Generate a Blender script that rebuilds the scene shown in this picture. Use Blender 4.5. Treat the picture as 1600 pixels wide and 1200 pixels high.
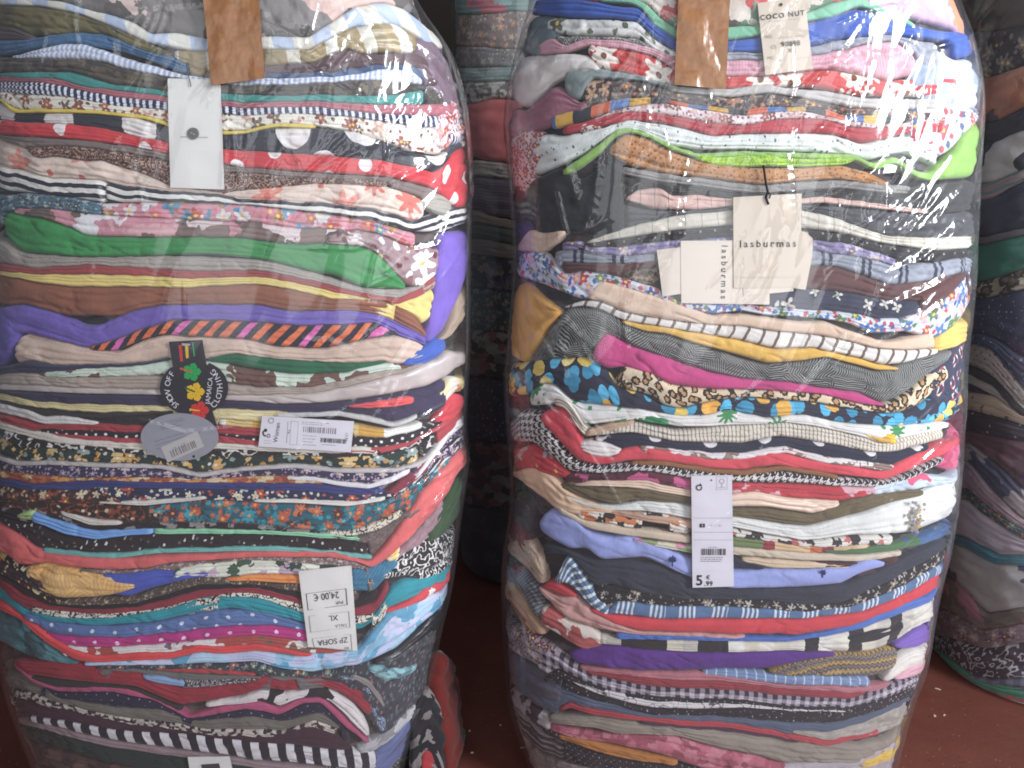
import bpy, math, random
import numpy as np
from mathutils import Vector

# ------------------------------------------------------------------ camera, light, exposure
scene = bpy.context.scene
for o in list(bpy.data.objects):
    bpy.data.objects.remove(o, do_unlink=True)
C = scene.collection
CAM_H, PITCH, FPX = 1.07, math.radians(14.0), 1331.0      # lens height, tilt down, focal length in 1600-wide pixels

cam_data = bpy.data.cameras.new('camera')
cam = bpy.data.objects.new('camera', cam_data)
C.objects.link(cam)
cam.location = (0, 0, CAM_H)
cam.rotation_euler = (math.pi / 2 - PITCH, 0, 0)
cam_data.sensor_width = 36.0
cam_data.lens = 36.0 * FPX / 1600.0
cam_data.clip_start, cam_data.clip_end = 0.02, 60
scene.camera = cam

world = bpy.data.worlds.new('World')
scene.world = world
world.use_nodes = True
wb = world.node_tree.nodes['Background']
wb.inputs[0].default_value = (0.80, 0.86, 1.0, 1)
wb.inputs[1].default_value = 0.19

def area(name, loc, target, sx, sy, power, col, spread=180):
    d = bpy.data.lights.new(name, 'AREA')
    d.shape = 'RECTANGLE'
    d.size, d.size_y, d.energy, d.color = sx, sy, power, col
    d.spread = math.radians(spread)
    o = bpy.data.objects.new(name, d)
    C.objects.link(o)
    o.location = loc
    o.rotation_euler = (Vector(target) - Vector(loc)).to_track_quat('-Z', 'Y').to_euler()
    return o

# daylight from the open shop front behind the camera: a tall bright doorway at right, a dimmer unseen opening, split into added panels to streak the reflections
area('doorway_daylight', (2.55, -0.75, 2.0), (0.30, 1.2, 1.0), 1.0, 1.5, 63, (0.93, 0.96, 1.0), 95)
for nm, x0, x1, z0, z1, rad in (('opening_left', -1.75, -1.15, .3, 2.5, 1.5), ('opening_panel_middle', -.85, -.10, .45, 2.6, 1.9), ('opening_panel_right', .25, 1.0, .3, 2.6, 2.1), ('opening_far_right', 1.35, 1.8, .2, 2.6, 3.0)):
    area(nm, ((x0 + x1) / 2, -2.0, (z0 + z1) / 2), ((x0 + x1) / 2, 3.0, (z0 + z1) / 2 - .35), x1 - x0, z1 - z0, 1.45 * rad * math.pi * (x1 - x0) * (z1 - z0), (0.96, 0.98, 1.0))

scene.view_settings.view_transform = 'Standard'
scene.view_settings.look = 'None'
scene.view_settings.exposure = 0.0
scene.view_settings.gamma = 1.0
scene.view_settings.use_curve_mapping = False
scene.cycles.filter_width = 1.8
scene.cycles.max_bounces = 6
scene.cycles.transparent_max_bounces = 12
scene.cycles.sample_clamp_indirect = 4.0
scene.cycles.use_denoising = True

# ------------------------------------------------------------------ small maths
def hexc(h, k=1.0):
    h = h.lstrip('#')
    out = []
    for i in (0, 2, 4):
        c = int(h[i:i + 2], 16) / 255.0
        out.append((c / 12.92 if c <= 0.04045 else ((c + 0.055) / 1.055) ** 2.4) * k)
    return (out[0], out[1], out[2], 1.0)

_rs = np.random.RandomState(7)
_perm = np.tile(_rs.permutation(256), 3)
_grad = np.stack([np.cos(np.linspace(0, 2 * np.pi, 257)[:-1]), np.sin(np.linspace(0, 2 * np.pi, 257)[:-1])], 1)

def perlin(x, y):
    x = np.asarray(x, float); y = np.asarray(y, float)
    xi = np.floor(x).astype(int); yi = np.floor(y).astype(int)
    xf = x - xi; yf = y - yi
    xi &= 255; yi &= 255
    u = xf * xf * xf * (xf * (xf * 6 - 15) + 10)
    v = yf * yf * yf * (yf * (yf * 6 - 15) + 10)
    def g(ix, iy, dx, dy):
        h = _perm[_perm[ix] + iy]
        gr = _grad[h]
        return gr[..., 0] * dx + gr[..., 1] * dy
    n00 = g(xi, yi, xf, yf); n10 = g(xi + 1, yi, xf - 1, yf)
    n01 = g(xi, yi + 1, xf, yf - 1); n11 = g(xi + 1, yi + 1, xf - 1, yf - 1)
    return 1.4 * ((n00 * (1 - u) + n10 * u) * (1 - v) + (n01 * (1 - u) + n11 * u) * v)

def facet(x, y):
    """piecewise flat noise on a warped triangle lattice: the facets of crinkled film"""
    x = x + .35 * perlin(x * .9 + 3.3, y * .9); y = y + .35 * perlin(x * .9, y * .9 + 7.7)
    i = np.floor(x).astype(int); j = np.floor(y).astype(int)
    u = x - i; v = y - j
    h = lambda a, b: _perm[_perm[a & 255] + (b & 255)] / 127.5 - 1
    h00, h10, h01, h11 = h(i, j), h(i + 1, j), h(i, j + 1), h(i + 1, j + 1)
    lo = h00 + u * (h10 - h00) + v * (h11 - h10)
    hi = h00 + v * (h01 - h00) + u * (h11 - h01)
    return np.where(u > v, lo, hi)

FWD = np.array([0, math.cos(PITCH), -math.sin(PITCH)])
UPV = np.array([0, math.sin(PITCH), math.cos(PITCH)])

def rays(x, y):
    x = np.asarray(x, float); y = np.asarray(y, float)
    d = FPX * FWD[None, :] + (x - 800)[:, None] * np.array([[1, 0, 0]]) + (600 - y)[:, None] * UPV[None, :]
    return d / np.linalg.norm(d, axis=1)[:, None]

def project(P):
    Q = P - np.array([0, 0, CAM_H])
    w = Q @ FWD
    return 800 + FPX * Q[..., 0] / w, 600 - FPX * (Q @ UPV) / w

# ------------------------------------------------------------------ bale shape: a rounded-box column whose width follows height
class Bale:
    N = 2.7
    def __init__(self, left, right, yc, b0, ztop, inset=0.0085):
        self.yc, self.b0, self.ztop = yc, b0, ztop
        ly, lx = np.array(left, float).T[::-1]
        ry, rx = np.array(right, float).T[::-1]
        self.z = np.linspace(0, ztop, 90)
        n = len(self.z)
        self.a = np.full(n, 0.35); self.xc = np.full(n, (lx.mean() + rx.mean() - 1600) / 2 / FPX * yc)
        self._b()
        tau = np.linspace(-math.pi, math.pi, 361)
        for it in range(14):
            for k in range(n):
                P = self._ring(tau, k)
                px, py = project(P)
                i, j = px.argmin(), px.argmax()
                tl = np.interp(py[i], ly, lx); tr = np.interp(py[j], ry, rx)
                dl = (tl - px[i]) / FPX * yc * 1.05; dr = (tr - px[j]) / FPX * yc * 1.05
                self.xc[k] += 0.5 * (dl + dr) * 0.8
                self.a[k] = max(0.05, self.a[k] + 0.5 * (dr - dl) * 0.8)
            self._b()
        ker = np.ones(5) / 5
        pad = lambda q: np.convolve(np.pad(q, 2, 'edge'), ker, 'valid')
        self.a = pad(self.a) - inset; self.xc = pad(self.xc)
        self._b(); self.b -= inset
        self.a0, self.br = float(np.median(self.a)), float(np.median(self.b))
        t = np.linspace(-math.pi, math.pi, 6001)
        x, y = self._se(t, self.a0, self.br)
        s = np.concatenate([[0], np.cumsum(np.hypot(np.diff(x), np.diff(y)))])
        self.tt, self.ss = t, s - s[3000]
        self.half = float(self.ss[-1])
    def _b(self):
        am = self.a.max()
        self.b = self.b0 * (0.5 + 0.5 * self.a / am) * (1 - 0.06 * np.exp(-self.z / 0.03))
    def _se(self, t, a, b):
        e = 2.0 / self.N
        return (a * np.sign(np.sin(t)) * np.abs(np.sin(t)) ** e, -b * np.sign(np.cos(t)) * np.abs(np.cos(t)) ** e)
    def _ring(self, tau, k):
        x, y = self._se(tau, self.a[k], self.b[k])
        return np.stack([x + self.xc[k], y + self.yc, np.full_like(x, self.z[k])], 1)
    def at(self, z):
        return np.interp(z, self.z, self.a), np.interp(z, self.z, self.b), np.interp(z, self.z, self.xc)
    def P(self, s, z, off):
        s = np.asarray(s, float); z = np.asarray(z, float)
        s = (s + self.half) % (2 * self.half) - self.half
        t = np.interp(s, self.ss, self.tt)
        a, b, xc = self.at(z)
        x, y = self._se(t, a, b)
        n = self.N
        gx = np.sign(x) * np.abs(x / a) ** (n - 1) / a; gy = np.sign(y) * np.abs(y / b) ** (n - 1) / b
        g = np.hypot(gx, gy) + 1e-9
        return np.stack([x + xc + off * gx / g, y + self.yc + off * gy / g, z + 0 * x], -1)
    def hit(self, px, py):
        """camera ray through a point of the picture -> arc length s and height z on the bale's surface"""
        px = np.asarray(px, float); py = np.asarray(py, float)
        d = rays(px, py)
        T = np.linspace(0.75, 3.4, 700)
        Q = d[:, None, :] * T[None, :, None] + np.array([0, 0, CAM_H])
        z = np.clip(Q[..., 2], 0, self.ztop)
        a, b, xc = self.at(z)
        F = (np.abs(Q[..., 0] - xc) / a) ** self.N + (np.abs(Q[..., 1] - self.yc) / b) ** self.N - 1
        neg = F < 0
        first = np.where(neg.any(1), neg.argmax(1), F.argmin(1))
        i0 = np.maximum(first - 1, 0); r = np.arange(len(px))
        f0, f1 = F[r, i0], F[r, first]
        w = np.where(neg.any(1), f0 / np.maximum(f0 - f1, 1e-9), 1.0)
        Qh = Q[r, i0] * (1 - w)[:, None] + Q[r, first] * w[:, None]
        zz = Qh[:, 2]
        a, b, xc = self.at(np.clip(zz, 0, self.ztop))
        dx, dy = Qh[:, 0] - xc, Qh[:, 1] - self.yc
        t = np.arctan2(np.sign(dx) * (np.abs(dx) / a) ** (self.N / 2), -np.sign(dy) * (np.abs(dy) / b) ** (self.N / 2))
        return np.interp(t, self.tt, self.ss), zz
    def on(self, px, py, off):
        s, z = self.hit(px, py)
        return self.P(s, z, off)

# ------------------------------------------------------------------ objects
def tag(o, label=None, cat=None, group=None, kind=None):
    if label: o['label'] = label
    if cat: o['category'] = cat
    if group: o['group'] = group
    if kind: o['kind'] = kind
    return o

def mesh_obj(name, verts, faces, mat, parent=None, uv=None, smooth=True, lists=None):
    me = bpy.data.meshes.new(name)
    if lists is None:
        me.from_pydata([tuple(v) for v in verts], [], faces)
    else:
        me.from_pydata([tuple(v) for v in verts], [], lists)
    me.update()
    if uv is not None:
        lay = me.uv_layers.new(name='cloth')
        idx = np.empty(len(me.loops), dtype=np.int32)
        me.loops.foreach_get('vertex_index', idx)
        lay.data.foreach_set('uv', np.asarray(uv, dtype=np.float32)[idx].ravel())
    if smooth:
        me.polygons.foreach_set('use_smooth', [True] * len(me.polygons))
    me.materials.append(mat)
    o = bpy.data.objects.new(name, me)
    C.objects.link(o)
    if parent is not None: o.parent = parent
    return o
# ------------------------------------------------------------------ procedural cloth patterns (cloth coordinates, about 0.9 mm per unit)
class S:
    """a socket with arithmetic"""
    def __init__(self, nt, sock): self.nt, self.k = nt, sock
    def m(self, op, b=None, c=None):
        n = self.nt.nodes.new('ShaderNodeMath'); n.operation = op
        self.nt.links.new(self.k, n.inputs[0])
        for i, q in ((1, b), (2, c)):
            if q is None: continue
            if isinstance(q, S): self.nt.links.new(q.k, n.inputs[i])
            else: n.inputs[i].default_value = q
        return S(self.nt, n.outputs[0])
    def __add__(self, b): return self.m('ADD', b)
    def __sub__(self, b): return self.m('SUBTRACT', b)
    def __mul__(self, b): return self.m('MULTIPLY', b)
    def __truediv__(self, b): return self.m('DIVIDE', b)
    def fract(self): return self.m('FRACT')
    def floor(self): return self.m('FLOOR')
    def abs(self): return self.m('ABSOLUTE')
    def lt(self, b): return self.m('LESS_THAN', b)
    def gt(self, b): return self.m('GREATER_THAN', b)

class Pat:
    def __init__(self, nt, seed):
        self.nt = nt; self.rnd = random.Random(seed)
        uv = nt.nodes.new('ShaderNodeUVMap'); uv.uv_map = 'cloth'
        mp = nt.nodes.new('ShaderNodeMapping')
        mp.inputs['Scale'].default_value = (1111, 1111, 1)
        nt.links.new(uv.outputs[0], mp.inputs[0])
        # printed cloth is never perfectly straight: a slight drift of the print
        nz = nt.nodes.new('ShaderNodeTexNoise'); nz.inputs['Scale'].default_value = 0.03; nz.inputs['Detail'].default_value = 2
        nt.links.new(mp.outputs[0], nz.inputs['Vector'])
        sub = nt.nodes.new('ShaderNodeVectorMath'); sub.operation = 'SUBTRACT'; sub.inputs[1].default_value = (.5, .5, .5)
        nt.links.new(nz.outputs['Color'], sub.inputs[0])
        sc = nt.nodes.new('ShaderNodeVectorMath'); sc.operation = 'SCALE'; sc.inputs['Scale'].default_value = 7
        nt.links.new(sub.outputs[0], sc.inputs[0])
        ad = nt.nodes.new('ShaderNodeVectorMath'); ad.operation = 'ADD'
        nt.links.new(mp.outputs[0], ad.inputs[0]); nt.links.new(sc.outputs[0], ad.inputs[1])
        of = nt.nodes.new('ShaderNodeVectorMath'); of.operation = 'ADD'
        of.inputs[1].default_value = (self.rnd.uniform(0, 900), self.rnd.uniform(0, 900), 0)
        nt.links.new(ad.outputs[0], of.inputs[0])
        self.vec = of.outputs[0]; self.raw = mp.outputs[0]
        sp = nt.nodes.new('ShaderNodeSeparateXYZ'); nt.links.new(ad.outputs[0], sp.inputs[0])
        self.U, self.Vv = S(nt, sp.outputs[0]), S(nt, sp.outputs[1])
    def mix(self, fac, a, b):
        n = self.nt.nodes.new('ShaderNodeMix'); n.data_type = 'RGBA'
        if isinstance(fac, S): self.nt.links.new(fac.k, n.inputs[0])
        else: n.inputs[0].default_value = fac
        for i, q in ((6, a), (7, b)):
            if isinstance(q, str): n.inputs[i].default_value = hexc(q)
            elif isinstance(q, tuple): n.inputs[i].default_value = q
            else: self.nt.links.new(q, n.inputs[i])
        return n.outputs[2]
    def scaled(self, kx, ky=None, rot=0.0, vec=None):
        mp = self.nt.nodes.new('ShaderNodeMapping')
        mp.inputs['Scale'].default_value = (kx, ky or kx, 1)
        mp.inputs['Rotation'].default_value = (0, 0, rot)
        self.nt.links.new(vec or self.vec, mp.inputs[0])
        return mp.outputs[0]
    def noise(self, size, detail=2, sx=1.0):
        n = self.nt.nodes.new('ShaderNodeTexNoise'); n.noise_dimensions = '2D'
        n.inputs['Scale'].default_value = 1; n.inputs['Detail'].default_value = detail
        self.nt.links.new(self.scaled(1.0 / (size * sx), 1.0 / size), n.inputs['Vector'])
        return S(self.nt, n.outputs[0])
    def voro(self, size, rand=1.0, rot=0.0, ky=None):
        n = self.nt.nodes.new('ShaderNodeTexVoronoi'); n.voronoi_dimensions = '2D'; n.feature = 'F1'
        n.inputs['Scale'].default_value = 1; n.inputs['Randomness'].default_value = rand
        v = self.scaled(1.0 / size, 1.0 / (ky or size), rot)
        self.nt.links.new(v, n.inputs['Vector'])
        sub = self.nt.nodes.new('ShaderNodeVectorMath'); sub.operation = 'SUBTRACT'
        self.nt.links.new(v, sub.inputs[0]); self.nt.links.new(n.outputs['Position'], sub.inputs[1])
        sp = self.nt.nodes.new('ShaderNodeSeparateXYZ'); self.nt.links.new(sub.outputs[0], sp.inputs[0])
        sc = self.nt.nodes.new('ShaderNodeSeparateColor'); self.nt.links.new(n.outputs['Color'], sc.inputs[0])
        return (S(self.nt, n.outputs['Distance']), S(self.nt, sp.outputs[0]), S(self.nt, sp.outputs[1]),
                S(self.nt, sc.outputs[0]), S(self.nt, sc.outputs[1]))
    def pick(self, fac, cols):
        r = self.nt.nodes.new('ShaderNodeValToRGB'); r.color_ramp.interpolation = 'CONSTANT'
        e = r.color_ramp.elements
        while len(e) < len(cols): e.new(0.5)
        for i, c in enumerate(cols):
            e[i].position = i / len(cols); e[i].color = hexc(c)
        self.nt.links.new(fac.k, r.inputs[0])
        return r.outputs[0]
    # ---- kinds
    def solid(self, c): return self.mix(0.0, c, c)
    def vs(self, a, b, period=10, duty=.5, slant=0.0):
        return self.mix(((self.U + self.Vv * slant) / period).fract().lt(duty), a, b)
    def hs(self, a, b, period=10, duty=.5):
        return self.mix((self.Vv / period).fract().lt(duty), a, b)
    def groups(self, a, b, period=50, fine=9, part=.55):
        g = (self.U / period).fract().lt(part); f = (self.U / fine).fract().lt(.45)
        return self.mix(g * f, a, b)
    def dots(self, bg, c, step=20, r=.28, rand=0.0, rot=.785):
        d = self.voro(step, rand, rot)[0]
        return self.mix(d.lt(r), bg, c)
    def flor(self, bg, cols, size=22, cover=.75, second=True, centre='#e8c25a', petals=5):
        if second:
            d, x, y, h, h2 = self.voro(size * .5)
            nn = self.noise(size * .3, 1)
            bg = self.mix((d + nn * .5).lt(.42 * cover + .12), bg, self.pick(h, cols[::-1]))
        d, x, y, h, h2 = self.voro(size)
        ang = y.m('ARCTAN2', x)
        pet = (ang * petals + h2 * 6.0).m('COSINE')
        R = pet * .12 + .36 * cover
        R = R * (h2 * .6 + .65)
        base = self.mix(d.lt(R), bg, self.pick(h, cols))
        return self.mix(d.lt(.1 * cover), base, centre)
    def spl(self, cols, size=25, detail=3):
        n = self.nt.nodes.new('ShaderNodeTexNoise'); n.noise_dimensions = '2D'
        n.inputs['Scale'].default_value = 1; n.inputs['Detail'].default_value = detail
        self.nt.links.new(self.scaled(1.0 / (size * .6)), n.inputs['Vector'])
        sub = self.nt.nodes.new('ShaderNodeVectorMath'); sub.operation = 'SUBTRACT'; sub.inputs[1].default_value = (.5, .5, .5)
        self.nt.links.new(n.outputs['Color'], sub.inputs[0])
        sc = self.nt.nodes.new('ShaderNodeVectorMath'); sc.operation = 'SCALE'; sc.inputs['Scale'].default_value = size * 1.1
        self.nt.links.new(sub.outputs[0], sc.inputs[0])
        ad = self.nt.nodes.new('ShaderNodeVectorMath'); ad.operation = 'ADD'
        self.nt.links.new(self.vec, ad.inputs[0]); self.nt.links.new(sc.outputs[0], ad.inputs[1])
        v = self.nt.nodes.new('ShaderNodeTexVoronoi'); v.voronoi_dimensions = '2D'; v.inputs['Scale'].default_value = 1
        self.nt.links.new(self.scaled(1.0 / (size * 1.15), 1.0 / (size * .8), 0, ad.outputs[0]), v.inputs['Vector'])
        c = self.nt.nodes.new('ShaderNodeSeparateColor'); self.nt.links.new(v.outputs['Color'], c.inputs[0])
        return self.pick(S(self.nt, c.outputs[0]), cols)
    def scrib(self, bg, line, size=18, k=4.0, w=.16, third=None):
        f = self.noise(size, 1.5)
        l = ((f * k).fract() - .5).abs().lt(w)
        out = self.mix(l, bg, line)
        if third:
            d, x, y, h, _ = self.voro(size * .7)
            out = self.mix(d.lt(.2), out, self.pick(h, third))
        return out
    def leo(self, bg='#d9c3a2', dark='#2a2320', inner='#b98b57', size=15):
        d, x, y, h, h2 = self.voro(size)
        nn = self.noise(size * .35, 1)
        dd = d + (nn - .5) * .5
        ring = dd.lt(.46) 
        o = self.mix(ring, bg, dark)
        return self.mix(dd.lt(.22), o, inner)
    def hound(self, a, b, size=9):
        w = (self.U / size).fract().lt(.5); f = (self.Vv / size).fract().lt(.5)
        t = ((self.U + self.Vv) / (size * .5)).fract().lt(.5)
        return self.mix(t * w + (t * -1.0 + 1.0) * f, a, b)
    def ging(self, a, b, size=9):
        w = (self.U / size).fract().lt(.5); f = (self.Vv / size).fract().lt(.5)
        return self.mix(w * .5 + f * .5, a, b)
    def hatch(self, a, b, cell=34, fine=3.4):
        d, x, y, h, h2 = self.voro(cell)
        an = h * 6.28
        t = x * an.m('COSINE') + y * an.m('SINE')
        return self.mix((t * (cell / fine)).fract().lt(h2 * .35 + .3), a, b)
    def zig(self, a, b, c, size=10):
        z = ((self.U / size).fract() - .5).abs() * size
        f = (self.Vv + z) / (size * .7)
        o = self.mix(f.fract().lt(.5), a, b)
        return self.mix((f * .37).fract().lt(.25), o, c)
    def blk(self, cols, width=30):
        n = self.nt.nodes.new('ShaderNodeTexWhiteNoise'); n.noise_dimensions = '1D'
        q = (self.U / width + self.rnd.uniform(0, 40)).floor()
        self.nt.links.new(q.k, n.inputs['W'])
        return self.pick(S(self.nt, n.outputs[0]), cols)
    def seq(self, cols, width=30, slant=0.0):
        k = len(cols)
        return self.pick(((self.U + self.Vv * slant) / (width * k)).fract(), cols)
    def heat(self, a, b, size=3, sx=1.0):
        return self.mix(((self.noise(size, 2, sx) - .5) * 2.2 + .5).m('MULTIPLY', 1.0), a, b)
    def sprig(self, bg, cols, size=11, r=.2):
        d, x, y, h, h2 = self.voro(size, 1, .6, size * 1.5)
        nn = self.noise(size * .4, 1)
        return self.mix((d + nn * .35).lt(r + .14), bg, self.pick(h, cols))
    def fruit(self, bg='#2b2b3d'):
        d, x, y, h, h2 = self.voro(40, .8)
        yel = (d + (self.noise(20, 1) - .5) * .25).lt(.33)
        d2, x2, y2, g, g2 = self.voro(26, .9, .7, 36)
        blue = d2.lt(.36)
        o = self.mix(blue, bg, self.pick(g, ['#3f9fc4', '#4fb0d6', '#2f8cb0']))
        return self.mix(yel, o, self.pick(h, ['#e8c85a', '#e0a838', '#ead37a', '#2f8cb0']))
    def rings(self, bg, c, c2, step=34):
        d, x, y, h, h2 = self.voro(step, .5)
        ring = d.gt(.18) * d.lt(.27)
        an = (y.m('ARCTAN2', x) * 3.0).m('SINE').gt(0.0)
        return self.mix(ring, bg, self.mix(an, c, c2))

def new_mat(name):
    m = bpy.data.materials.new(name); m.use_nodes = True
    nt = m.node_tree
    return m, nt, nt.nodes['Principled BSDF']

_mc = [0]
def lighter(q, k):
    if isinstance(q, str) and q.startswith('#'):
        v = [int(q[i:i + 2], 16) / 255 for i in (1, 3, 5)]
        return '#' + ''.join('%02x' % int(255 * min(1, c ** k)) for c in v)
    if isinstance(q, (list, tuple)): return type(q)(lighter(e, k) for e in q)
    return q

def cloth(spec, finish='cotton'):
    """spec: (kind, args...)"""
    _mc[0] += 1
    m, nt, b = new_mat('cloth_' + spec[0])
    p = Pat(nt, _mc[0])
    args, kw = [], {}
    for q in spec[1:]:
        if isinstance(q, dict): kw.update(q)
        else: args.append(q)
    col = getattr(p, spec[0])(*args, **kw)
    # fading and weave
    f = p.noise(45, 3); g = p.noise(1.6, 1)
    hv = nt.nodes.new('ShaderNodeHueSaturation'); nt.links.new(col, hv.inputs['Color'])
    v = (f - .5) * .35 + (g - .5) * .22 + 1.0
    nt.links.new(v.k, hv.inputs['Value']); hv.inputs['Saturation'].default_value = .94
    nt.links.new(hv.outputs[0], b.inputs['Base Color'])
    b.inputs['Roughness'].default_value = {'cotton': .88, 'satin': .38, 'knit': .95, 'leather': .5}[finish]
    b.inputs['Specular IOR Level'].default_value = .25 if finish != 'satin' else .6
    if finish in ('cotton', 'knit'):
        b.inputs['Sheen Weight'].default_value = .12
    bu = nt.nodes.new('ShaderNodeBump'); bu.inputs['Strength'].default_value = .35 if finish == 'cotton' else (.8 if finish == 'knit' else .12)
    bu.inputs['Distance'].default_value = .0022
    w1 = p.noise(9, 3, .6); w2 = p.noise(2.0 if finish != 'knit' else 5.0, 2)
    h = w1 * .8 + w2 * .35
    nt.links.new(h.k, bu.inputs['Height']); nt.links.new(bu.outputs[0], b.inputs['Normal'])
    return m

def plain(name, c, rough=.7, spec=.3, bump=0.0, scale=300, vary=.08):
    m, nt, b = new_mat(name)
    tc = nt.nodes.new('ShaderNodeTexCoord')
    nz = nt.nodes.new('ShaderNodeTexNoise'); nz.inputs['Scale'].default_value = scale; nz.inputs['Detail'].default_value = 4
    nt.links.new(tc.outputs['Object'], nz.inputs['Vector'])
    hv = nt.nodes.new('ShaderNodeHueSaturation'); hv.inputs['Color'].default_value = hexc(c)
    s = (S(nt, nz.outputs[0]) - .5) * (vary * 4) + 1.0
    nt.links.new(s.k, hv.inputs['Value']); nt.links.new(hv.outputs[0], b.inputs['Base Color'])
    b.inputs['Roughness'].default_value = rough; b.inputs['Specular IOR Level'].default_value = spec
    if bump:
        bu = nt.nodes.new('ShaderNodeBump'); bu.inputs['Strength'].default_value = bump; bu.inputs['Distance'].default_value = .002
        nt.links.new(nz.outputs[0], bu.inputs['Height']); nt.links.new(bu.outputs[0], b.inputs['Normal'])
    return m

def film_material(name='clear_plastic_film', haze=.020, tint=(.96, .975, 1.0, 1), spec=1.0):
    m = bpy.data.materials.new(name); m.use_nodes = True
    nt = m.node_tree; nt.nodes.clear()
    out = nt.nodes.new('ShaderNodeOutputMaterial')
    tr = nt.nodes.new('ShaderNodeBsdfTransparent'); tr.inputs[0].default_value = tint
    gl = nt.nodes.new('ShaderNodeBsdfGlossy'); gl.inputs['Roughness'].default_value = .075
    gl.inputs['Color'].default_value = (1, 1, 1, 1)
    df = nt.nodes.new('ShaderNodeBsdfDiffuse'); df.inputs[0].default_value = (.9, .92, .95, 1)
    tc = nt.nodes.new('ShaderNodeTexCoord')
    mp = nt.nodes.new('ShaderNodeMapping'); mp.inputs['Scale'].default_value = (26, 26, 6)
    mp.inputs['Rotation'].default_value = (0, .35, 0)
    nt.links.new(tc.outputs['Object'], mp.inputs[0])
    n1 = nt.nodes.new('ShaderNodeTexNoise'); n1.inputs['Scale'].default_value = 1; n1.inputs['Detail'].default_value = 1.5; n1.inputs['Distortion'].default_value = .8
    nt.links.new(mp.outputs[0], n1.inputs['Vector'])
    bu = nt.nodes.new('ShaderNodeBump'); bu.inputs['Strength'].default_value = .05; bu.inputs['Distance'].default_value = .004
    nt.links.new(n1.outputs[0], bu.inputs['Height'])
    nt.links.new(bu.outputs[0], gl.inputs['Normal'])
    fr = nt.nodes.new('ShaderNodeFresnel'); fr.inputs['IOR'].default_value = 1.5
    fac = (S(nt, fr.outputs[0]) * (1.35 * spec)).m('MINIMUM', .42)
    m1 = nt.nodes.new('ShaderNodeMixShader'); m1.inputs[0].default_value = haze
    nt.links.new(tr.outputs[0], m1.inputs[1]); nt.links.new(df.outputs[0], m1.inputs[2])
    g2 = nt.nodes.new('ShaderNodeBsdfGlossy'); g2.inputs['Roughness'].default_value = .32
    mg = nt.nodes.new('ShaderNodeMixShader'); mg.inputs[0].default_value = .35
    nt.links.new(gl.outputs[0], mg.inputs[1]); nt.links.new(g2.outputs[0], mg.inputs[2])
    m2 = nt.nodes.new('ShaderNodeMixShader'); nt.links.new(fac.k, m2.inputs[0])
    nt.links.new(m1.outputs[0], m2.inputs[1]); nt.links.new(mg.outputs[0], m2.inputs[2])
    nt.links.new(m2.outputs[0], out.inputs[0])
    return m
# ------------------------------------------------------------------ folded garments pressed into a bale
def smooth_line(pts, xs):
    px = [p[0] for p in pts]; py = [p[1] for p in pts]
    acc = 0
    for d in (-6, -3, 0, 3, 6):
        acc = acc + np.interp(np.clip(xs + d, px[0], px[-1]), px, py)
    return acc / 5

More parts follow.
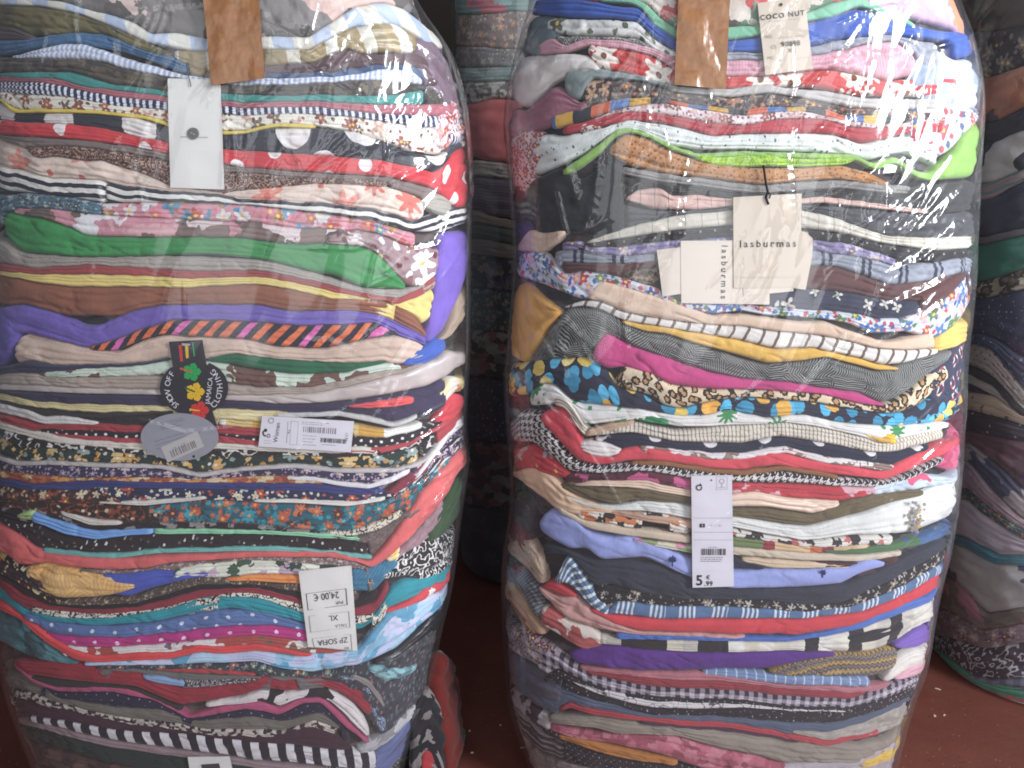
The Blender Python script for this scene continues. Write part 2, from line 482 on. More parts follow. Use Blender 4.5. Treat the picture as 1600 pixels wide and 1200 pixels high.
class Stack:
    def __init__(self, bale, left, right, group, seed, step=3, ext=0.24, tagline='', gain=1.0):
        self.gain = gain
        self.bale, self.left, self.right, self.group, self.seed = bale, left, right, group, seed
        self.items, self.step, self.ext, self.tagline = [], step, ext, tagline
    def g(self, desc, pat, top, bot=None, lift=0.0, finish='cotton', cap=46, thick=None, flap=False, name='folded_garment', ply=None, cat='garment', crumple=1.0):
        if thick is not None: bot = [(x, y + thick) for x, y in top]
        self.items.append(dict(desc=desc, pat=pat, top=top, bot=bot, lift=lift, finish=finish, cap=cap, flap=flap, name=name, ply=ply, cat=cat, crumple=crumple))
    def build(self):
        L = self.items
        rnd = random.Random(self.seed)
        lo = int(min(i['top'][0][0] for i in L)) - 8; hi = int(max(i['top'][-1][0] for i in L)) + 8
        gx = np.arange(lo, hi, 2.0)
        for i in L:
            t = smooth_line(i['top'], gx)
            t = t + 1.4 * perlin(gx / 23.0, t / 60.0 + 3.1) + 0.7 * perlin(gx / 8.0, t / 30.0)
            m = (gx >= i['top'][0][0] - 1) & (gx <= i['top'][-1][0] + 1)
            i['m'] = m; i['ty'] = np.where(m, t, np.nan)
        for n, i in enumerate(L):
            if i['bot'] is not None:
                b = smooth_line(i['bot'], gx)
            else:
                b = i['ty'] + i['cap']
                for j in L[n + 1:]:
                    if j['flap']: continue
                    ok = j['m'] & (j['ty'] > i['ty'] + 1.0)
                    b = np.where(ok, np.fmin(b, j['ty']), b)
                b = b + 1.0
            i['by'] = np.maximum(b, i['ty'] + 2.5)
        for n, i in enumerate(L):
            self.one(i, gx, n, rnd)
    def one(self, i, gx, n, rnd):
        B = self.bale
        x0, x1 = i['top'][0][0], i['top'][-1][0]
        xs = np.arange(x0, x1 + 0.1, self.step)
        if len(xs) < 5: xs = np.linspace(x0, x1, 5)
        ok = i['m']
        ty = np.interp(xs, gx[ok], i['ty'][ok]); by = np.interp(xs, gx[ok], i['by'][ok])
        s1, z1 = B.hit(xs, ty); s2, z2 = B.hit(xs, by)
        lmid, rmid = (ty[0] + by[0]) / 2, (ty[-1] + by[-1]) / 2
        exl = exr = False
        if self.left is not None and x0 - np.interp(lmid, [q[1] for q in self.left], [q[0] for q in self.left]) < 18: exl = True
        if self.right is not None and np.interp(rmid, [q[1] for q in self.right], [q[0] for q in self.right]) - x1 < 18: exr = True
        k = int(self.ext / .008)
        st = np.arange(1, k + 1) * .008
        if exr:
            dr = .012 * perlin(st * 9 + n, st * 0 + n * .37) * np.minimum(st / .05, 1)
            s1 = np.r_[s1, s1[-1] + st]; s2 = np.r_[s2, s2[-1] + st]
            z1 = np.r_[z1, z1[-1] + dr]; z2 = np.r_[z2, z2[-1] + dr]
        if exl:
            dr = .012 * perlin(st * 9 - n, st * 0 + n * .53) * np.minimum(st / .05, 1)
            s1 = np.r_[(s1[0] - st)[::-1], s1]; s2 = np.r_[(s2[0] - st)[::-1], s2]
            z1 = np.r_[(z1[0] + dr)[::-1], z1]; z2 = np.r_[(z2[0] + dr)[::-1], z2]
        # keep the arc length from folding back
        sm = np.maximum.accumulate((s1 + s2) / 2 + np.arange(len(s1)) * 1e-5)
        d = (s1 - s2) / 2
        s1, s2 = sm + d, sm - d
        z1 = np.clip(z1, .004, B.ztop + .05); z2 = np.clip(z2, .002, B.ztop + .05)
        z2 = np.minimum(z2, z1 - .002)
        M = len(s1)
        thk = z1 - z2
        nv = 21
        w = np.linspace(-1, 1, nv)
        ws = np.sign(w) * np.abs(w) ** .8
        prof = (1 - np.abs(ws) ** 4.0) ** .5
        endt = np.ones(M)
        if not exl: endt[:3] = [.25, .7, .93]
        if not exr: endt[-3:] = [.93, .7, .25]
        dep = np.minimum(.012, .40 * thk + .002)
        S_ = s1[:, None] * (1 - ws[None]) / 2 + s2[:, None] * (1 + ws[None]) / 2
        Z_ = z1[:, None] * (1 - ws[None]) / 2 + z2[:, None] * (1 + ws[None]) / 2
        zc = ((z1 + z2) / 2)[:, None]
        Z_ = zc + (Z_ - zc) * (.55 + .45 * endt[:, None])
        sd = n * 7.31 + self.seed
        amp = i['crumple'] * np.clip(.0014 + .08 * thk, .0014, .0046)[:, None]
        mk = np.clip(.45 + 1.3 * perlin(S_ * 9 + sd * 3, Z_ * 16 + sd), .08, 1.25)
        wr = .75 * perlin(S_ * 21 + sd, Z_ * 42 + sd) + mk * (.75 * facet(S_ * 34 + Z_ * 30 + sd * 3, Z_ * 48 - S_ * 12) + .22 * facet(S_ * 110 + sd, Z_ * 80 + S_ * 40))
        rid = -np.clip(.16 - np.abs(perlin(S_ * 24 + Z_ * 34 + sd * 1.7, Z_ * 30)), 0, 1) * 5.0 * mk
        off = -dep[:, None] * (1 - prof[None] * endt[:, None]) + amp * (wr + rid) * prof[None] + .6 * i['lift'] * endt[:, None] * np.sqrt(prof[None])
        ply = i['ply']
        if ply is None: ply = int(np.clip(thk.mean() / .0085 - .3 + rnd.random(), 0, 3))
        for kk in range(ply):
            w0 = -1 + 2 * (kk + 1 + rnd.uniform(-.25, .25)) / (ply + 1) + .22 * perlin(S_[:, :1] * 8 + sd + kk * 5, S_[:, :1] * 0 + kk)
            fade = np.clip(.55 + 1.2 * perlin(S_[:, :1] * 6 + sd * 2 + kk * 9, S_[:, :1] * 0 + 2), 0, 1)
            off = off - .0048 * fade * np.exp(-(np.abs(ws[None] - w0) / .10) ** 1.3) * endt[:, None]
        off = np.minimum(off, .0030 + .35 * i['lift'])
        back = .05
        Pf = B.P(S_, Z_, off)
        Zb = np.stack([zc[:, 0] - (zc[:, 0] - z2) * .8, zc[:, 0] + (z1 - zc[:, 0]) * .8], 1)
        Sb = np.stack([s2, s1], 1)
        Pb = B.P(Sb, Zb, -back + 0 * Sb)
        V = np.concatenate([Pf, Pb], 1)
        R = nv + 2
        UVu = S_ ; UVv = (ws[None] + 1) / 2 * thk[:, None]
        uv = np.stack([np.concatenate([UVu, Sb], 1), np.concatenate([UVv, UVv[:, -1:], UVv[:, :1]], 1)], -1)
        a = np.arange(M - 1)[:, None] * R; r = np.arange(R)[None]; r2 = (r + 1) % R
        f = np.stack([a + r, a + r2, a + R + r2, a + R + r], -1).reshape(-1, 4)
        faces = f.tolist()
        faces.append(list(range(R))[::-1]); faces.append([(M - 1) * R + q for q in range(R)])
        o = mesh_obj(i['name'], V.reshape(-1, 3), None, cloth(lighter(i['pat'], self.gain), i['finish']), uv=uv.reshape(-1, 2), lists=faces)
        lab = i['desc']
        if len(lab.split()) + len(self.tagline.split()) <= 16: lab = lab + self.tagline
        tag(o, lab, i['cat'], self.group)
        return o

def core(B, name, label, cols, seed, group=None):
    """the mass of cloth packed deeper in the bale, seen only in the gaps, its colours kept dark for their shade"""
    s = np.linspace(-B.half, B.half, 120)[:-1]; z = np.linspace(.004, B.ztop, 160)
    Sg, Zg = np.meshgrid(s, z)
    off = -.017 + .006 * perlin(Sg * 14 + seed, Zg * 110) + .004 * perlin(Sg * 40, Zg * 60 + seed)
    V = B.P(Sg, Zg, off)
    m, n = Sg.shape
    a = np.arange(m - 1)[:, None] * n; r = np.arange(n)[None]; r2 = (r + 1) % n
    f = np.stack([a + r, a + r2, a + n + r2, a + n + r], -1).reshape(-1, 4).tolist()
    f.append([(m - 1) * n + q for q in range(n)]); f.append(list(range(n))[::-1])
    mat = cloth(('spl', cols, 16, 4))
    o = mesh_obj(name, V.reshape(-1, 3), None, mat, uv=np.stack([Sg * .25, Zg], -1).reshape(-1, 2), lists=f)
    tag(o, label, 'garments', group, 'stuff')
    return o

# ------------------------------------------------------------------ clear film wrapped round a bale
def random_creases(n, box, seed, lean=-.45, ln=(50, 190), h=(.8, 2.0), w=(3, 7)):
    r = random.Random(seed); out = []
    for k in range(n):
        x, y = r.uniform(box[0], box[2]), box[1] + (box[3] - box[1]) * r.random() ** 1.4
        a = lean + r.gauss(0, .35); L = r.uniform(*ln)
        dx, dy = L * math.sin(a), L * math.cos(a); b = r.uniform(-.12, .12) * L
        out.append(([(x, y), (x + dx / 2 + b * math.cos(a), y + dy / 2 - b * math.sin(a)), (x + dx, y + dy)], r.uniform(*w), r.uniform(*h)))
    return out

def film(B, label, creases, crumples, seed, mat, front=(600, 620), srange=None, flatten=()):
    sF = srange or B.half * .56
    s = np.concatenate([np.linspace(-B.half, -sF, 60)[:-1], np.linspace(-sF, sF, front[0]), np.linspace(sF, B.half, 60)[1:-1]])
    z = np.linspace(.003, B.ztop, front[1])
    Sg, Zg = np.meshgrid(s, z)
    off = .0085 + .0013 * perlin(Sg * 6 + seed, Zg * 4)
    up = np.clip((Zg - .25) / .6, .25, 1)
    off = off + .0011 * up * facet(Sg * 16 - Zg * 5 + seed * 3, Zg * 3.5 + Sg * 1.2 + seed) + .0003 * up * facet(Sg * 42 - Zg * 14 + seed, Zg * 8 + seed)
    for (cx, cy, rx, ry, amp, slant) in crumples:
        cs, cz = B.hit([cx, cx + rx, cx], [cy, cy, cy + ry])
        ds, dz = max(abs(cs[1] - cs[0]), .015), max(abs(cz[2] - cz[0]), .015)
        wgt = np.exp(-((Sg - cs[0]) / ds) ** 2 - ((Zg - cz[0]) / dz) ** 2)
        a1 = Sg * 1.0 - Zg * slant; a2 = Zg + Sg * slant
        q = facet(a1 * 26 + seed * 5, a2 * 4.5 + 2) + 0.5 * facet(a1 * 70 + a2 * 3, a2 * 16 + seed * 2)
        off = off + amp * wgt * q * .55
    for cr in crumples and creases or creases:
        pts, wpx, h = cr
        cs, cz = B.hit([p[0] for p in pts], [p[1] for p in pts])
        wm = wpx * .0009
        best = np.full(Sg.shape, 9.0); tt = np.zeros(Sg.shape)
        for q in range(len(pts) - 1):
            ax, az, bx, bz = cs[q], cz[q], cs[q + 1], cz[q + 1]
            dx, dz = bx - ax, bz - az
            t = np.clip(((Sg - ax) * dx + (Zg - az) * dz) / (dx * dx + dz * dz + 1e-12), 0, 1)
            dd = np.hypot(Sg - ax - t * dx, Zg - az - t * dz)
            c = dd < best
            best = np.where(c, dd, best); tt = np.where(c, (q + t) / (len(pts) - 1), tt)
        jit = 1 + .5 * perlin(Zg * 120 + seed, Sg * 120)
        prof = np.clip(1 - best / (wm * jit * 1.35), 0, 1) * np.clip(np.sin(np.clip(tt, .03, .97) * math.pi) * 1.6, 0, 1)
        off = off + h * .0013 * prof
    off = np.maximum(off, .0068)
    V = B.P(Sg, Zg, off)
    m, n = Sg.shape
    a = np.arange(m - 1)[:, None] * n; r = np.arange(n)[None]; r2 = (r + 1) % n
    f = np.stack([a + r, a + r2, a + n + r2, a + n + r], -1).reshape(-1, 4).tolist()
    # gathered top
    top0 = (m - 1) * n
    cen = V[-1].mean(0)
    ring = V[-1] * .35 + cen * .65 + np.array([0, 0, .05])
    ring2 = V[-1] * .08 + cen * .92 + np.array([0, 0, .11])
    V2 = np.concatenate([V.reshape(-1, 3), ring, ring2])
    for lay in range(2):
        b0 = top0 + lay * n
        f += np.stack([b0 + r[0], b0 + r2[0], b0 + n + r2[0], b0 + n + r[0]], -1).tolist()
    o = mesh_obj('plastic_bag', V2, None, mat, lists=f)
    tag(o, label, 'plastic bag')
    return o

# ------------------------------------------------------------------ cards, stickers, print: flat 2-D artwork laid on the pressed surface
def lay(B, pts2, off):
    pts2 = np.asarray(pts2, float)
    return B.on(pts2[:, 0], pts2[:, 1], off)

def poly_grid(quad, nu=14, nv=18):
    """points of a quad (tl, tr, br, bl) as a grid"""
    tl, tr, br, bl = [np.array(q, float) for q in quad]
    u = np.linspace(0, 1, nu)[None, :, None]; v = np.linspace(0, 1, nv)[:, None, None]
    return (tl * (1 - u) + tr * u) * (1 - v) + (bl * (1 - u) + br * u) * v

def sheet(name, B, quad, off, thick, mat, parent=None, bend=0.0, nu=14, nv=18, seed=0, corner=True):
    """a thin card: a grid on the surface with real thickness"""
    G = poly_grid(quad, nu, nv)
    g = G.reshape(-1, 2)
    s, z = B.hit(g[:, 0], g[:, 1])
    o1 = off + (bend * perlin(g[:, 0] / 40 + seed, g[:, 1] / 40) if bend < .002 else bend * .45 * facet(g[:, 0] / 26 + g[:, 1] / 60 + seed, g[:, 1] / 30 - g[:, 0] / 50))
    top = B.P(s, z, o1); bot = B.P(s, z, o1 - thick)
    n = nu * nv
    V = np.concatenate([top, bot])
    F = []
    for j in range(nv - 1):
        for i in range(nu - 1):
            a = j * nu + i
            F.append([a, a + nu, a + nu + 1, a + 1]); F.append([n + a, n + a + 1, n + a + nu + 1, n + a + nu])
    edge = [i for i in range(nu)] + [j * nu + nu - 1 for j in range(1, nv)] + [(nv - 1) * nu + i for i in range(nu - 2, -1, -1)] + [j * nu for j in range(nv - 2, 0, -1)]
    for q in range(len(edge)):
        a, b = edge[q], edge[(q + 1) % len(edge)]
        F.append([a, b, n + b, n + a])
    uv = np.concatenate([G.reshape(-1, 2), G.reshape(-1, 2)]) * .0009
    return mesh_obj(name, V, None, mat, parent=parent, uv=uv, lists=F, smooth=False)

def outline_card(name, B, pts, off, thick, mat, parent=None):
    pts = np.asarray(pts, float)
    top = lay(B, pts, off); bot = lay(B, pts, off - thick)
    n = len(pts)
    F = [list(range(n))[::-1], [n + q for q in range(n)]]
    for q in range(n): F.append([q, (q + 1) % n, n + (q + 1) % n, n + q])
    return mesh_obj(name, np.concatenate([top, bot]), None, mat, parent=parent, uv=np.concatenate([pts, pts]) * .0009, lists=F, smooth=False)

def ink(name, B, polys, off, mat, parent):
    """many small printed polygons as one mesh"""
    V, F = [], []
    for p in polys:
        b = len(V); V += list(map(tuple, p)); F.append([b + q for q in range(len(p))][::-1])
    P = lay(B, V, off)
    o = mesh_obj(name, P, None, mat, parent=parent, uv=np.asarray(V) * .0009, lists=F, smooth=False)
    return o

def xf(pts, origin, ang, sx=1.0, sy=1.0):
    """card coordinates (x right, y down) -> picture points"""
    c, s = math.cos(ang), math.sin(ang)
    return [(origin[0] + (x * sx) * c - (y * sy) * s, origin[1] + (x * sx) * s + (y * sy) * c) for x, y in pts]

def glyphs(txt, size, spacing=1.0, bold=0.0):
    cu = bpy.data.curves.new('lettering', 'FONT')
    cu.body = txt; cu.size = size; cu.space_character = spacing; cu.resolution_u = 3; cu.offset = bold
    cu.align_x = 'CENTER'; cu.align_y = 'CENTER'
    ob = bpy.data.objects.new('lettering', cu); C.objects.link(ob)
    bpy.context.view_layer.update()
    me = bpy.data.meshes.new_from_object(ob.evaluated_get(bpy.context.evaluated_depsgraph_get()))
    V = [(v.co.x, -v.co.y) for v in me.vertices]; F = [list(p.vertices) for p in me.polygons]
    bpy.data.objects.remove(ob); bpy.data.curves.remove(cu); bpy.data.meshes.remove(me)
    return V, F

def text(B, txt, centre, ang, size, off, mat, parent, spacing=1.0, sx=1.0, bold=0.0):
    V, F = glyphs(txt, size, spacing, bold)
    P = lay(B, xf(V, centre, ang, sx), off)
    return mesh_obj('lettering', P, None, mat, parent=parent, lists=F, smooth=False)

def arc_text(B, txt, centre, R, a0, a1, size, off, mat, parent, inward=False, sx=1.0):
    """letters along a circle, from angle a0 to a1 (picture angles, y down)"""
    VV, FF = [], []
    for i, ch in enumerate(txt):
        if ch == ' ': continue
        t = a0 + (a1 - a0) * i / (len(txt) - 1)
        V, F = glyphs(ch, size)
        p = (centre[0] + R * sx * math.cos(t), centre[1] + R * math.sin(t))
        b = len(VV)
        VV += xf(V, p, t + (math.pi / 2 if not inward else -math.pi / 2)); FF += [[b + q for q in f] for f in F]
    P = lay(B, VV, off)
    return mesh_obj('lettering', P, None, mat, parent=parent, lists=FF, smooth=False)

def tube(name, pts3, rad, mat, parent=None, seg=8):
    pts3 = np.asarray(pts3, float)
    V, F = [], []
    n = len(pts3)
    for k in range(n):
        t = pts3[min(k + 1, n - 1)] - pts3[max(k - 1, 0)]
        t = t / (np.linalg.norm(t) + 1e-9)
        u = np.cross(t, [0, 1, .2]); u /= np.linalg.norm(u) + 1e-9
        v = np.cross(t, u)
        for q in range(seg):
            a = 2 * math.pi * q / seg
            V.append(pts3[k] + rad * (math.cos(a) * u + math.sin(a) * v))
    for k in range(n - 1):
        for q in range(seg):
            F.append([k * seg + q, k * seg + (q + 1) % seg, (k + 1) * seg + (q + 1) % seg, (k + 1) * seg + q])
    F.append(list(range(seg))[::-1]); F.append([(n - 1) * seg + q for q in range(seg)])
    return mesh_obj(name, V, None, mat, parent=parent, lists=F)

# ------------------------------------------------------------------ the four bales in view
LEFT_L = [(-25, -200), (-25, 900), (-12, 1000), (4, 1080), (30, 1150), (62, 1230), (90, 1400)]
LEFT_R = [(330, -200), (520, -90), (590, -40), (640, 0), (690, 50), (715, 110), (730, 170), (740, 250), (737, 400), (735, 560), (730, 660), (735, 720), (722, 800), (710, 900), (690, 980), (678, 1050), (655, 1120), (636, 1200), (600, 1400)]
RIGHT_L = [(1010, -200), (900, -110), (852, -50), (830, 0), (803, 90), (786, 180), (795, 300), (803, 400), (795, 500), (786, 600), (794, 700), (796, 800), (781, 900), (785, 1000), (792, 1090), (830, 1190), (880, 1400)]
RIGHT_R = [(1300, -200), (1420, -100), (1480, -40), (1500, 0), (1525, 55), (1540, 140), (1538, 200), (1534, 280), (1530, 400), (1527, 470), (1515, 560), (1509, 660), (1505, 750), (1491, 850), (1470, 930), (1453, 1040), (1424, 1110), (1402, 1200), (1360, 1400)]
FAR_L = [(1500, -200), (1470, 0), (1440, 300), (1432, 700), (1432, 950), (1440, 1030), (1470, 1080), (1520, 1120), (1560, 1200)]
FAR_R = [(2000, -200), (2060, 0), (2080, 500), (2040, 950), (1980, 1100), (1900, 1200)]
GAP_L = [(720, -200), (707, -60), (706, 100), (706, 600), (715, 900), (740, 1000)]
GAP_R = [(1050, -200), (1060, 0), (1060, 600), (1040, 900), (1000, 1000)]

B_left = Bale(LEFT_L, LEFT_R, 1.37, .18, 1.32)
B_right = Bale(RIGHT_L, RIGHT_R, 1.37, .18, 1.32)
B_far = Bale(FAR_L, FAR_R, 1.74, .27, 1.38)
B_gap = Bale(GAP_L, GAP_R, 2.30, .28, 1.65)
# ------------------------------------------------------------------ left bale, top to bottom
W = '#d8d4d0'; NV = '#2b2d42'; BK = '#231f22'
L = Stack(B_left, LEFT_L, LEFT_R, 'folded garments packed in the left bale', 11, tagline=' in left bale')
g = L.g
g('grey printed cloth with peach patches, topmost', ('spl', ['#6b6460', '#d2b4a8', '#7d7672', '#54504e', '#d8c0b6', '#8a8480'], 44), [(-20, -60), (60, -45), (640, -40)], cap=110)
g('pale blue and cream colour block cloth, second from top', ('seq', ['#aebbd0', '#d9d4c6', '#b9c4d8', '#dcd8cc'], 34), [(-20, -8), (0, -4), (60, -2), (90, 1), (125, 11), (200, 32), (232, 52), (275, 50), (325, 60), (417, 55), (480, 57), (517, 32), (555, 8), (605, 2), (637, 15), (680, 50), (696, 68)], [(-20, 6), (0, 8), (60, 9), (125, 22), (175, 43), (225, 66), (295, 80), (425, 77), (480, 78), (517, 57), (555, 40), (617, 36), (655, 58), (696, 80)], ply=0)
g('olive green cloth sagging at left', ('spl', ['#5d5637', '#6b6240', '#5a5338', '#746a48'], 40), [(-20, 4), (60, 8), (125, 21), (175, 42), (225, 65), (262, 82)], )
g('khaki and white striped satin with gold sheen', ('seq', ['#9b855a', '#c9c3b2', '#8d7a50', '#a58f62', '#d6d2c6', '#8f7c55'], 22), [(270, 78), (425, 74), (480, 77), (517, 56), (555, 39), (617, 34), (655, 57)], finish='satin')
g('dusky plum cloth at left under olive', ('solid', '#5a4a4c'), [(-20, 36), (20, 42), (48, 56)])
g('plum brown cloth under the gold satin', ('solid', '#5b4246'), [(320, 112), (410, 104), (492, 97), (520, 80), (545, 77), (570, 84), (655, 82), (690, 110)])
g('denim blue cloth with soft rolled edge', ('heat', '#3d6285', '#4a7095', 9), [(-20, 62), (0, 62), (45, 60), (75, 54), (112, 50), (155, 51), (187, 62), (225, 80), (262, 86), (294, 101)], [(-20, 86), (0, 86), (45, 76), (75, 72), (110, 66), (187, 80), (225, 92), (280, 113), (294, 112)])
g('thin dark blue cloth right of the tape', ('solid', '#3f5277'), [(345, 118), (430, 114), (520, 112), (580, 101), (640, 101), (668, 112)])
g('pale blue and white striped shirt cloth', ('vs', '#a8b4d2', '#e2e4ea', 9, .5, .3), [(15, 89), (62, 75), (95, 66), (125, 67), (162, 78), (200, 92), (250, 107), (282, 116), (345, 124), (380, 121), (450, 121), (540, 118), (600, 106), (640, 108), (660, 124)])
g('dark brown mottled cloth with gold flecks', ('spl', ['#4d453d', '#5b5145', '#453d38', '#6b5c48', '#4a443f'], 12), [(-20, 88), (25, 90), (120, 91), (162, 95), (187, 105), (250, 118), (380, 133), (480, 130), (570, 124), (655, 131), (700, 140)])
g('thin teal green cloth edge', ('solid', '#3d8c84'), [(-20, 115), (50, 112), (110, 112), (150, 125), (170, 132), (225, 137), (260, 142), (345, 146), (430, 149), (505, 147), (592, 150), (630, 145), (664, 137)])
g('thin dusty rose cloth', ('solid', '#ad5f6a'), [(-20, 118), (0, 118), (37, 122), (82, 121), (125, 135), (175, 140), (260, 150), (345, 158), (380, 160), (480, 157), (595, 163), (687, 162), (728, 160)])
g('navy cloth with short white vertical bars', ('vs', '#2c3358', '#e0e2ea', 11, .45), [(-20, 127), (0, 127), (62, 126), (105, 136), (175, 150), (220, 155), (260, 158), (345, 166), (380, 168), (492, 166), (542, 172), (595, 178), (692, 181), (735, 180)])
g('cream cloth with burgundy and brown sketched flowers', ('flor', '#e2dbcb', ['#8c4a44', '#6b5550', '#c9a59a', '#a05a50'], 26, .8), [(-20, 140), (0, 143), (100, 150), (175, 164), (260, 171), (380, 179), (455, 176), (540, 181), (595, 188), (640, 196), (694, 200)], [(-20, 150), (5, 158), (20, 172), (90, 172), (150, 174), (225, 181), (262, 192), (345, 205), (380, 204), (430, 194), (490, 197), (545, 205), (600, 224), (640, 238), (694, 242)])
g('narrow yellow cloth edge', ('solid', '#d8bf45'), [(-20, 142), (5, 155), (20, 171), (90, 170), (150, 172), (225, 180), (262, 192), (345, 205), (380, 203), (430, 192), (492, 195)], thick=6, lift=.002)
g('charcoal navy cloth with huge white dots', ('dots', '#34343f', '#dcd6d2', 88, .31, .5), [(-20, 150), (15, 174), (25, 177), (90, 176), (150, 178), (200, 180), (262, 198), (345, 211), (400, 199), (490, 199), (560, 206), (600, 223), (640, 239), (690, 244), (715, 226), (738, 215)])
g('bright red cloth with white polka dots', ('dots', '#c9242f', '#ece4e0', 64, .17, 0.0, .4), [(-20, 186), (0, 187), (40, 191), (100, 192), (162, 200), (212, 215), (262, 222), (345, 232), (380, 235), (505, 242), (597, 250), (680, 268), (692, 262), (705, 240), (717, 232), (740, 222)], [(-20, 210), (0, 211), (100, 217), (200, 228), (262, 241), (345, 257), (380, 263), (505, 271), (605, 277), (667, 292), (700, 312), (722, 330), (740, 330)], lift=.002)
g('thin taupe cloth under the red polka dots', ('solid', '#7d6e68'), [(-20, 210), (0, 211), (100, 217), (200, 228), (262, 241), (345, 257), (380, 263), (505, 271), (605, 277), (680, 296)])
g('brown paisley cloth', ('scrib', '#5b3a36', '#b39480', 12, 5, .14), [(40, 230), (100, 226), (200, 238), (262, 251), (345, 268), (380, 269), (480, 277), (560, 279), (605, 283)])
g('pale beige cloth with coral roses near its right end', ('flor', '#dcc6b6', ['#cf6f60', '#d98a78', '#dcc6b6', '#dcc6b6', '#dcc6b6', '#dcc6b6'], 60, .9, False, '#c96a5c', 7), [(-20, 212), (0, 218), (30, 228), (57, 247), (80, 243), (125, 250), (160, 250), (200, 265), (220, 271), (265, 291), (345, 302), (380, 297), (450, 290), (490, 285), (530, 286), (600, 290), (650, 305), (666, 318)])
g('pale sage grey cloth at right below the red flap', ('solid', '#a8a296'), [(664, 310), (690, 300), (712, 318)], [(664, 325), (690, 340), (712, 335)])
g('navy and white slanting stripes at left', ('hs', '#2b2b3a', '#e2ddd4', 14, .52), [(-20, 254), (0, 259), (40, 268), (75, 278), (110, 279), (150, 280), (163, 285)], [(-20, 298), (37, 301), (100, 308), (163, 318)], ply=0)
g('navy and white long horizontal stripes', ('hs', '#e0dcd4', '#2b2b3a', 12, .45), [(160, 284), (187, 291), (250, 297), (345, 303), (380, 311), (505, 318), (580, 327), (650, 346), (690, 330), (728, 320)], [(160, 317), (250, 317), (345, 318), (400, 321), (505, 334), (567, 343), (650, 362), (690, 365), (728, 350)], ply=0)
g('steel blue and grey printed cloth', ('flor', '#54707f', ['#8fa6b0', '#3c4d5c', '#a9b6ba'], 16), [(-20, 303), (0, 305), (37, 301), (100, 308), (158, 318)])
g('patchwork cloth in orange, white, pink and blue florals', ('flor', '#c98a94', ['#c25a55', '#b08048', '#d6d0d0', '#4a8fae', '#d8788a'], 30, 1.0), [(155, 318), (250, 317), (345, 318), (400, 322), (500, 334), (567, 343), (650, 365)])
g('pink, white and brown blossom print', ('spl', ['#6e5a54', '#d8c6c4', '#c98a94', '#e0dadb', '#d2a0a4', '#7d655e'], 34, 2), [(20, 326), (70, 325), (155, 335), (250, 341), (400, 348), (455, 356), (520, 358), (570, 364)])
g('mauve cloth with maroon and white rosettes', ('flor', '#a08486', ['#6d3238', '#e4dfdc', '#8a5a5c'], 44, .9), [(510, 366), (560, 358), (600, 368), (640, 385), (690, 385)], [(510, 382), (567, 386), (590, 398), (632, 446), (662, 452), (690, 425)])
g('plain bright green cloth, crumpled, pointed at right', ('solid', '#338a47'), [(2, 332), (12, 330), (62, 340), (112, 357), (132, 369), (212, 371), (287, 371), (380, 372), (430, 381), (520, 381), (567, 385), (590, 397), (634, 446)], [(2, 368), (32, 396), (125, 403), (175, 403), (250, 400), (325, 398), (400, 406), (430, 412), (492, 428), (520, 431), (567, 452), (634, 453)], lift=.003)
g('greige cloth under the bright green', ('heat', '#9a8f86', '#a89d94', 6), [(-20, 370), (0, 372), (32, 396), (125, 403), (250, 400), (400, 406), (430, 412), (492, 428), (567, 452), (630, 453), (660, 446), (690, 428)])
g('thin brick red cloth', ('solid', '#9c3c3c'), [(-20, 408), (0, 412), (50, 420), (140, 413), (200, 418), (310, 425), (400, 422), (430, 428), (505, 443), (580, 461), (620, 467), (655, 450), (682, 428)])
g('pale yellow thin cloth, folded over at right', ('solid', '#dcc672'), [(-20, 420), (0, 424), (50, 428), (150, 428), (312, 435), (400, 431), (455, 441), (530, 458), (617, 476), (655, 463), (684, 448)])
g('rust brown cloth with a vertical crease', ('solid', '#8a5138'), [(-20, 425), (0, 430), (87, 446), (120, 448), (250, 449), (300, 449), (400, 443), (455, 453), (510, 466), (600, 469), (620, 479), (650, 495), (668, 524)])
g('lilac purple cloth in a wavy band', ('solid', '#6a55a8'), [(-20, 482), (0, 480), (32, 475), (75, 487), (125, 509), (150, 509), (200, 487), (250, 477), (325, 476), (400, 477), (450, 487), (540, 485), (580, 490), (615, 502), (668, 528)])
g('orange and black tiger striped cloth with pink pieces', ('seq', ['#d8642a', '#2b2430', '#d46028', '#2a2430', '#e06a30', '#2b2430', '#d860a8', '#2a2430'], 13, .9), [(140, 541), (175, 533), (225, 513), (270, 501), (350, 502), (400, 505), (467, 509), (555, 508), (580, 502), (618, 521)], [(140, 548), (180, 549), (215, 533), (250, 523), (300, 527), (380, 531), (430, 542), (500, 546), (575, 530), (605, 526), (618, 523)], lift=.002)
g('pinkish beige soft cloth', ('solid', '#c8ad9a'), [(18, 540), (30, 522), (75, 531), (125, 543), (180, 551), (215, 535), (250, 524), (300, 528), (380, 531), (430, 543), (500, 547), (575, 531), (615, 524), (640, 530), (666, 541)])
g('dark green cloth with tapered ends', ('solid', '#1f6040'), [(322, 561), (362, 553), (400, 558), (480, 566), (555, 568), (602, 566)], [(322, 563), (360, 570), (400, 578), (467, 586), (540, 583), (602, 568)])
g('dark navy cloth under beige at left', ('solid', '#33304a'), [(-20, 575), (20, 570), (37, 563), (75, 571), (125, 572), (225, 567), (262, 560)])
g('mint cloth with brown leaf blotches', ('spl', ['#c9d3c2', '#c4cfc0', '#6d4a40', '#bfcbb8', '#735044'], 30, 1), [(60, 582), (130, 576), (225, 569), (270, 561), (325, 563), (380, 577), (467, 586), (540, 583), (560, 573), (600, 569), (640, 571)])
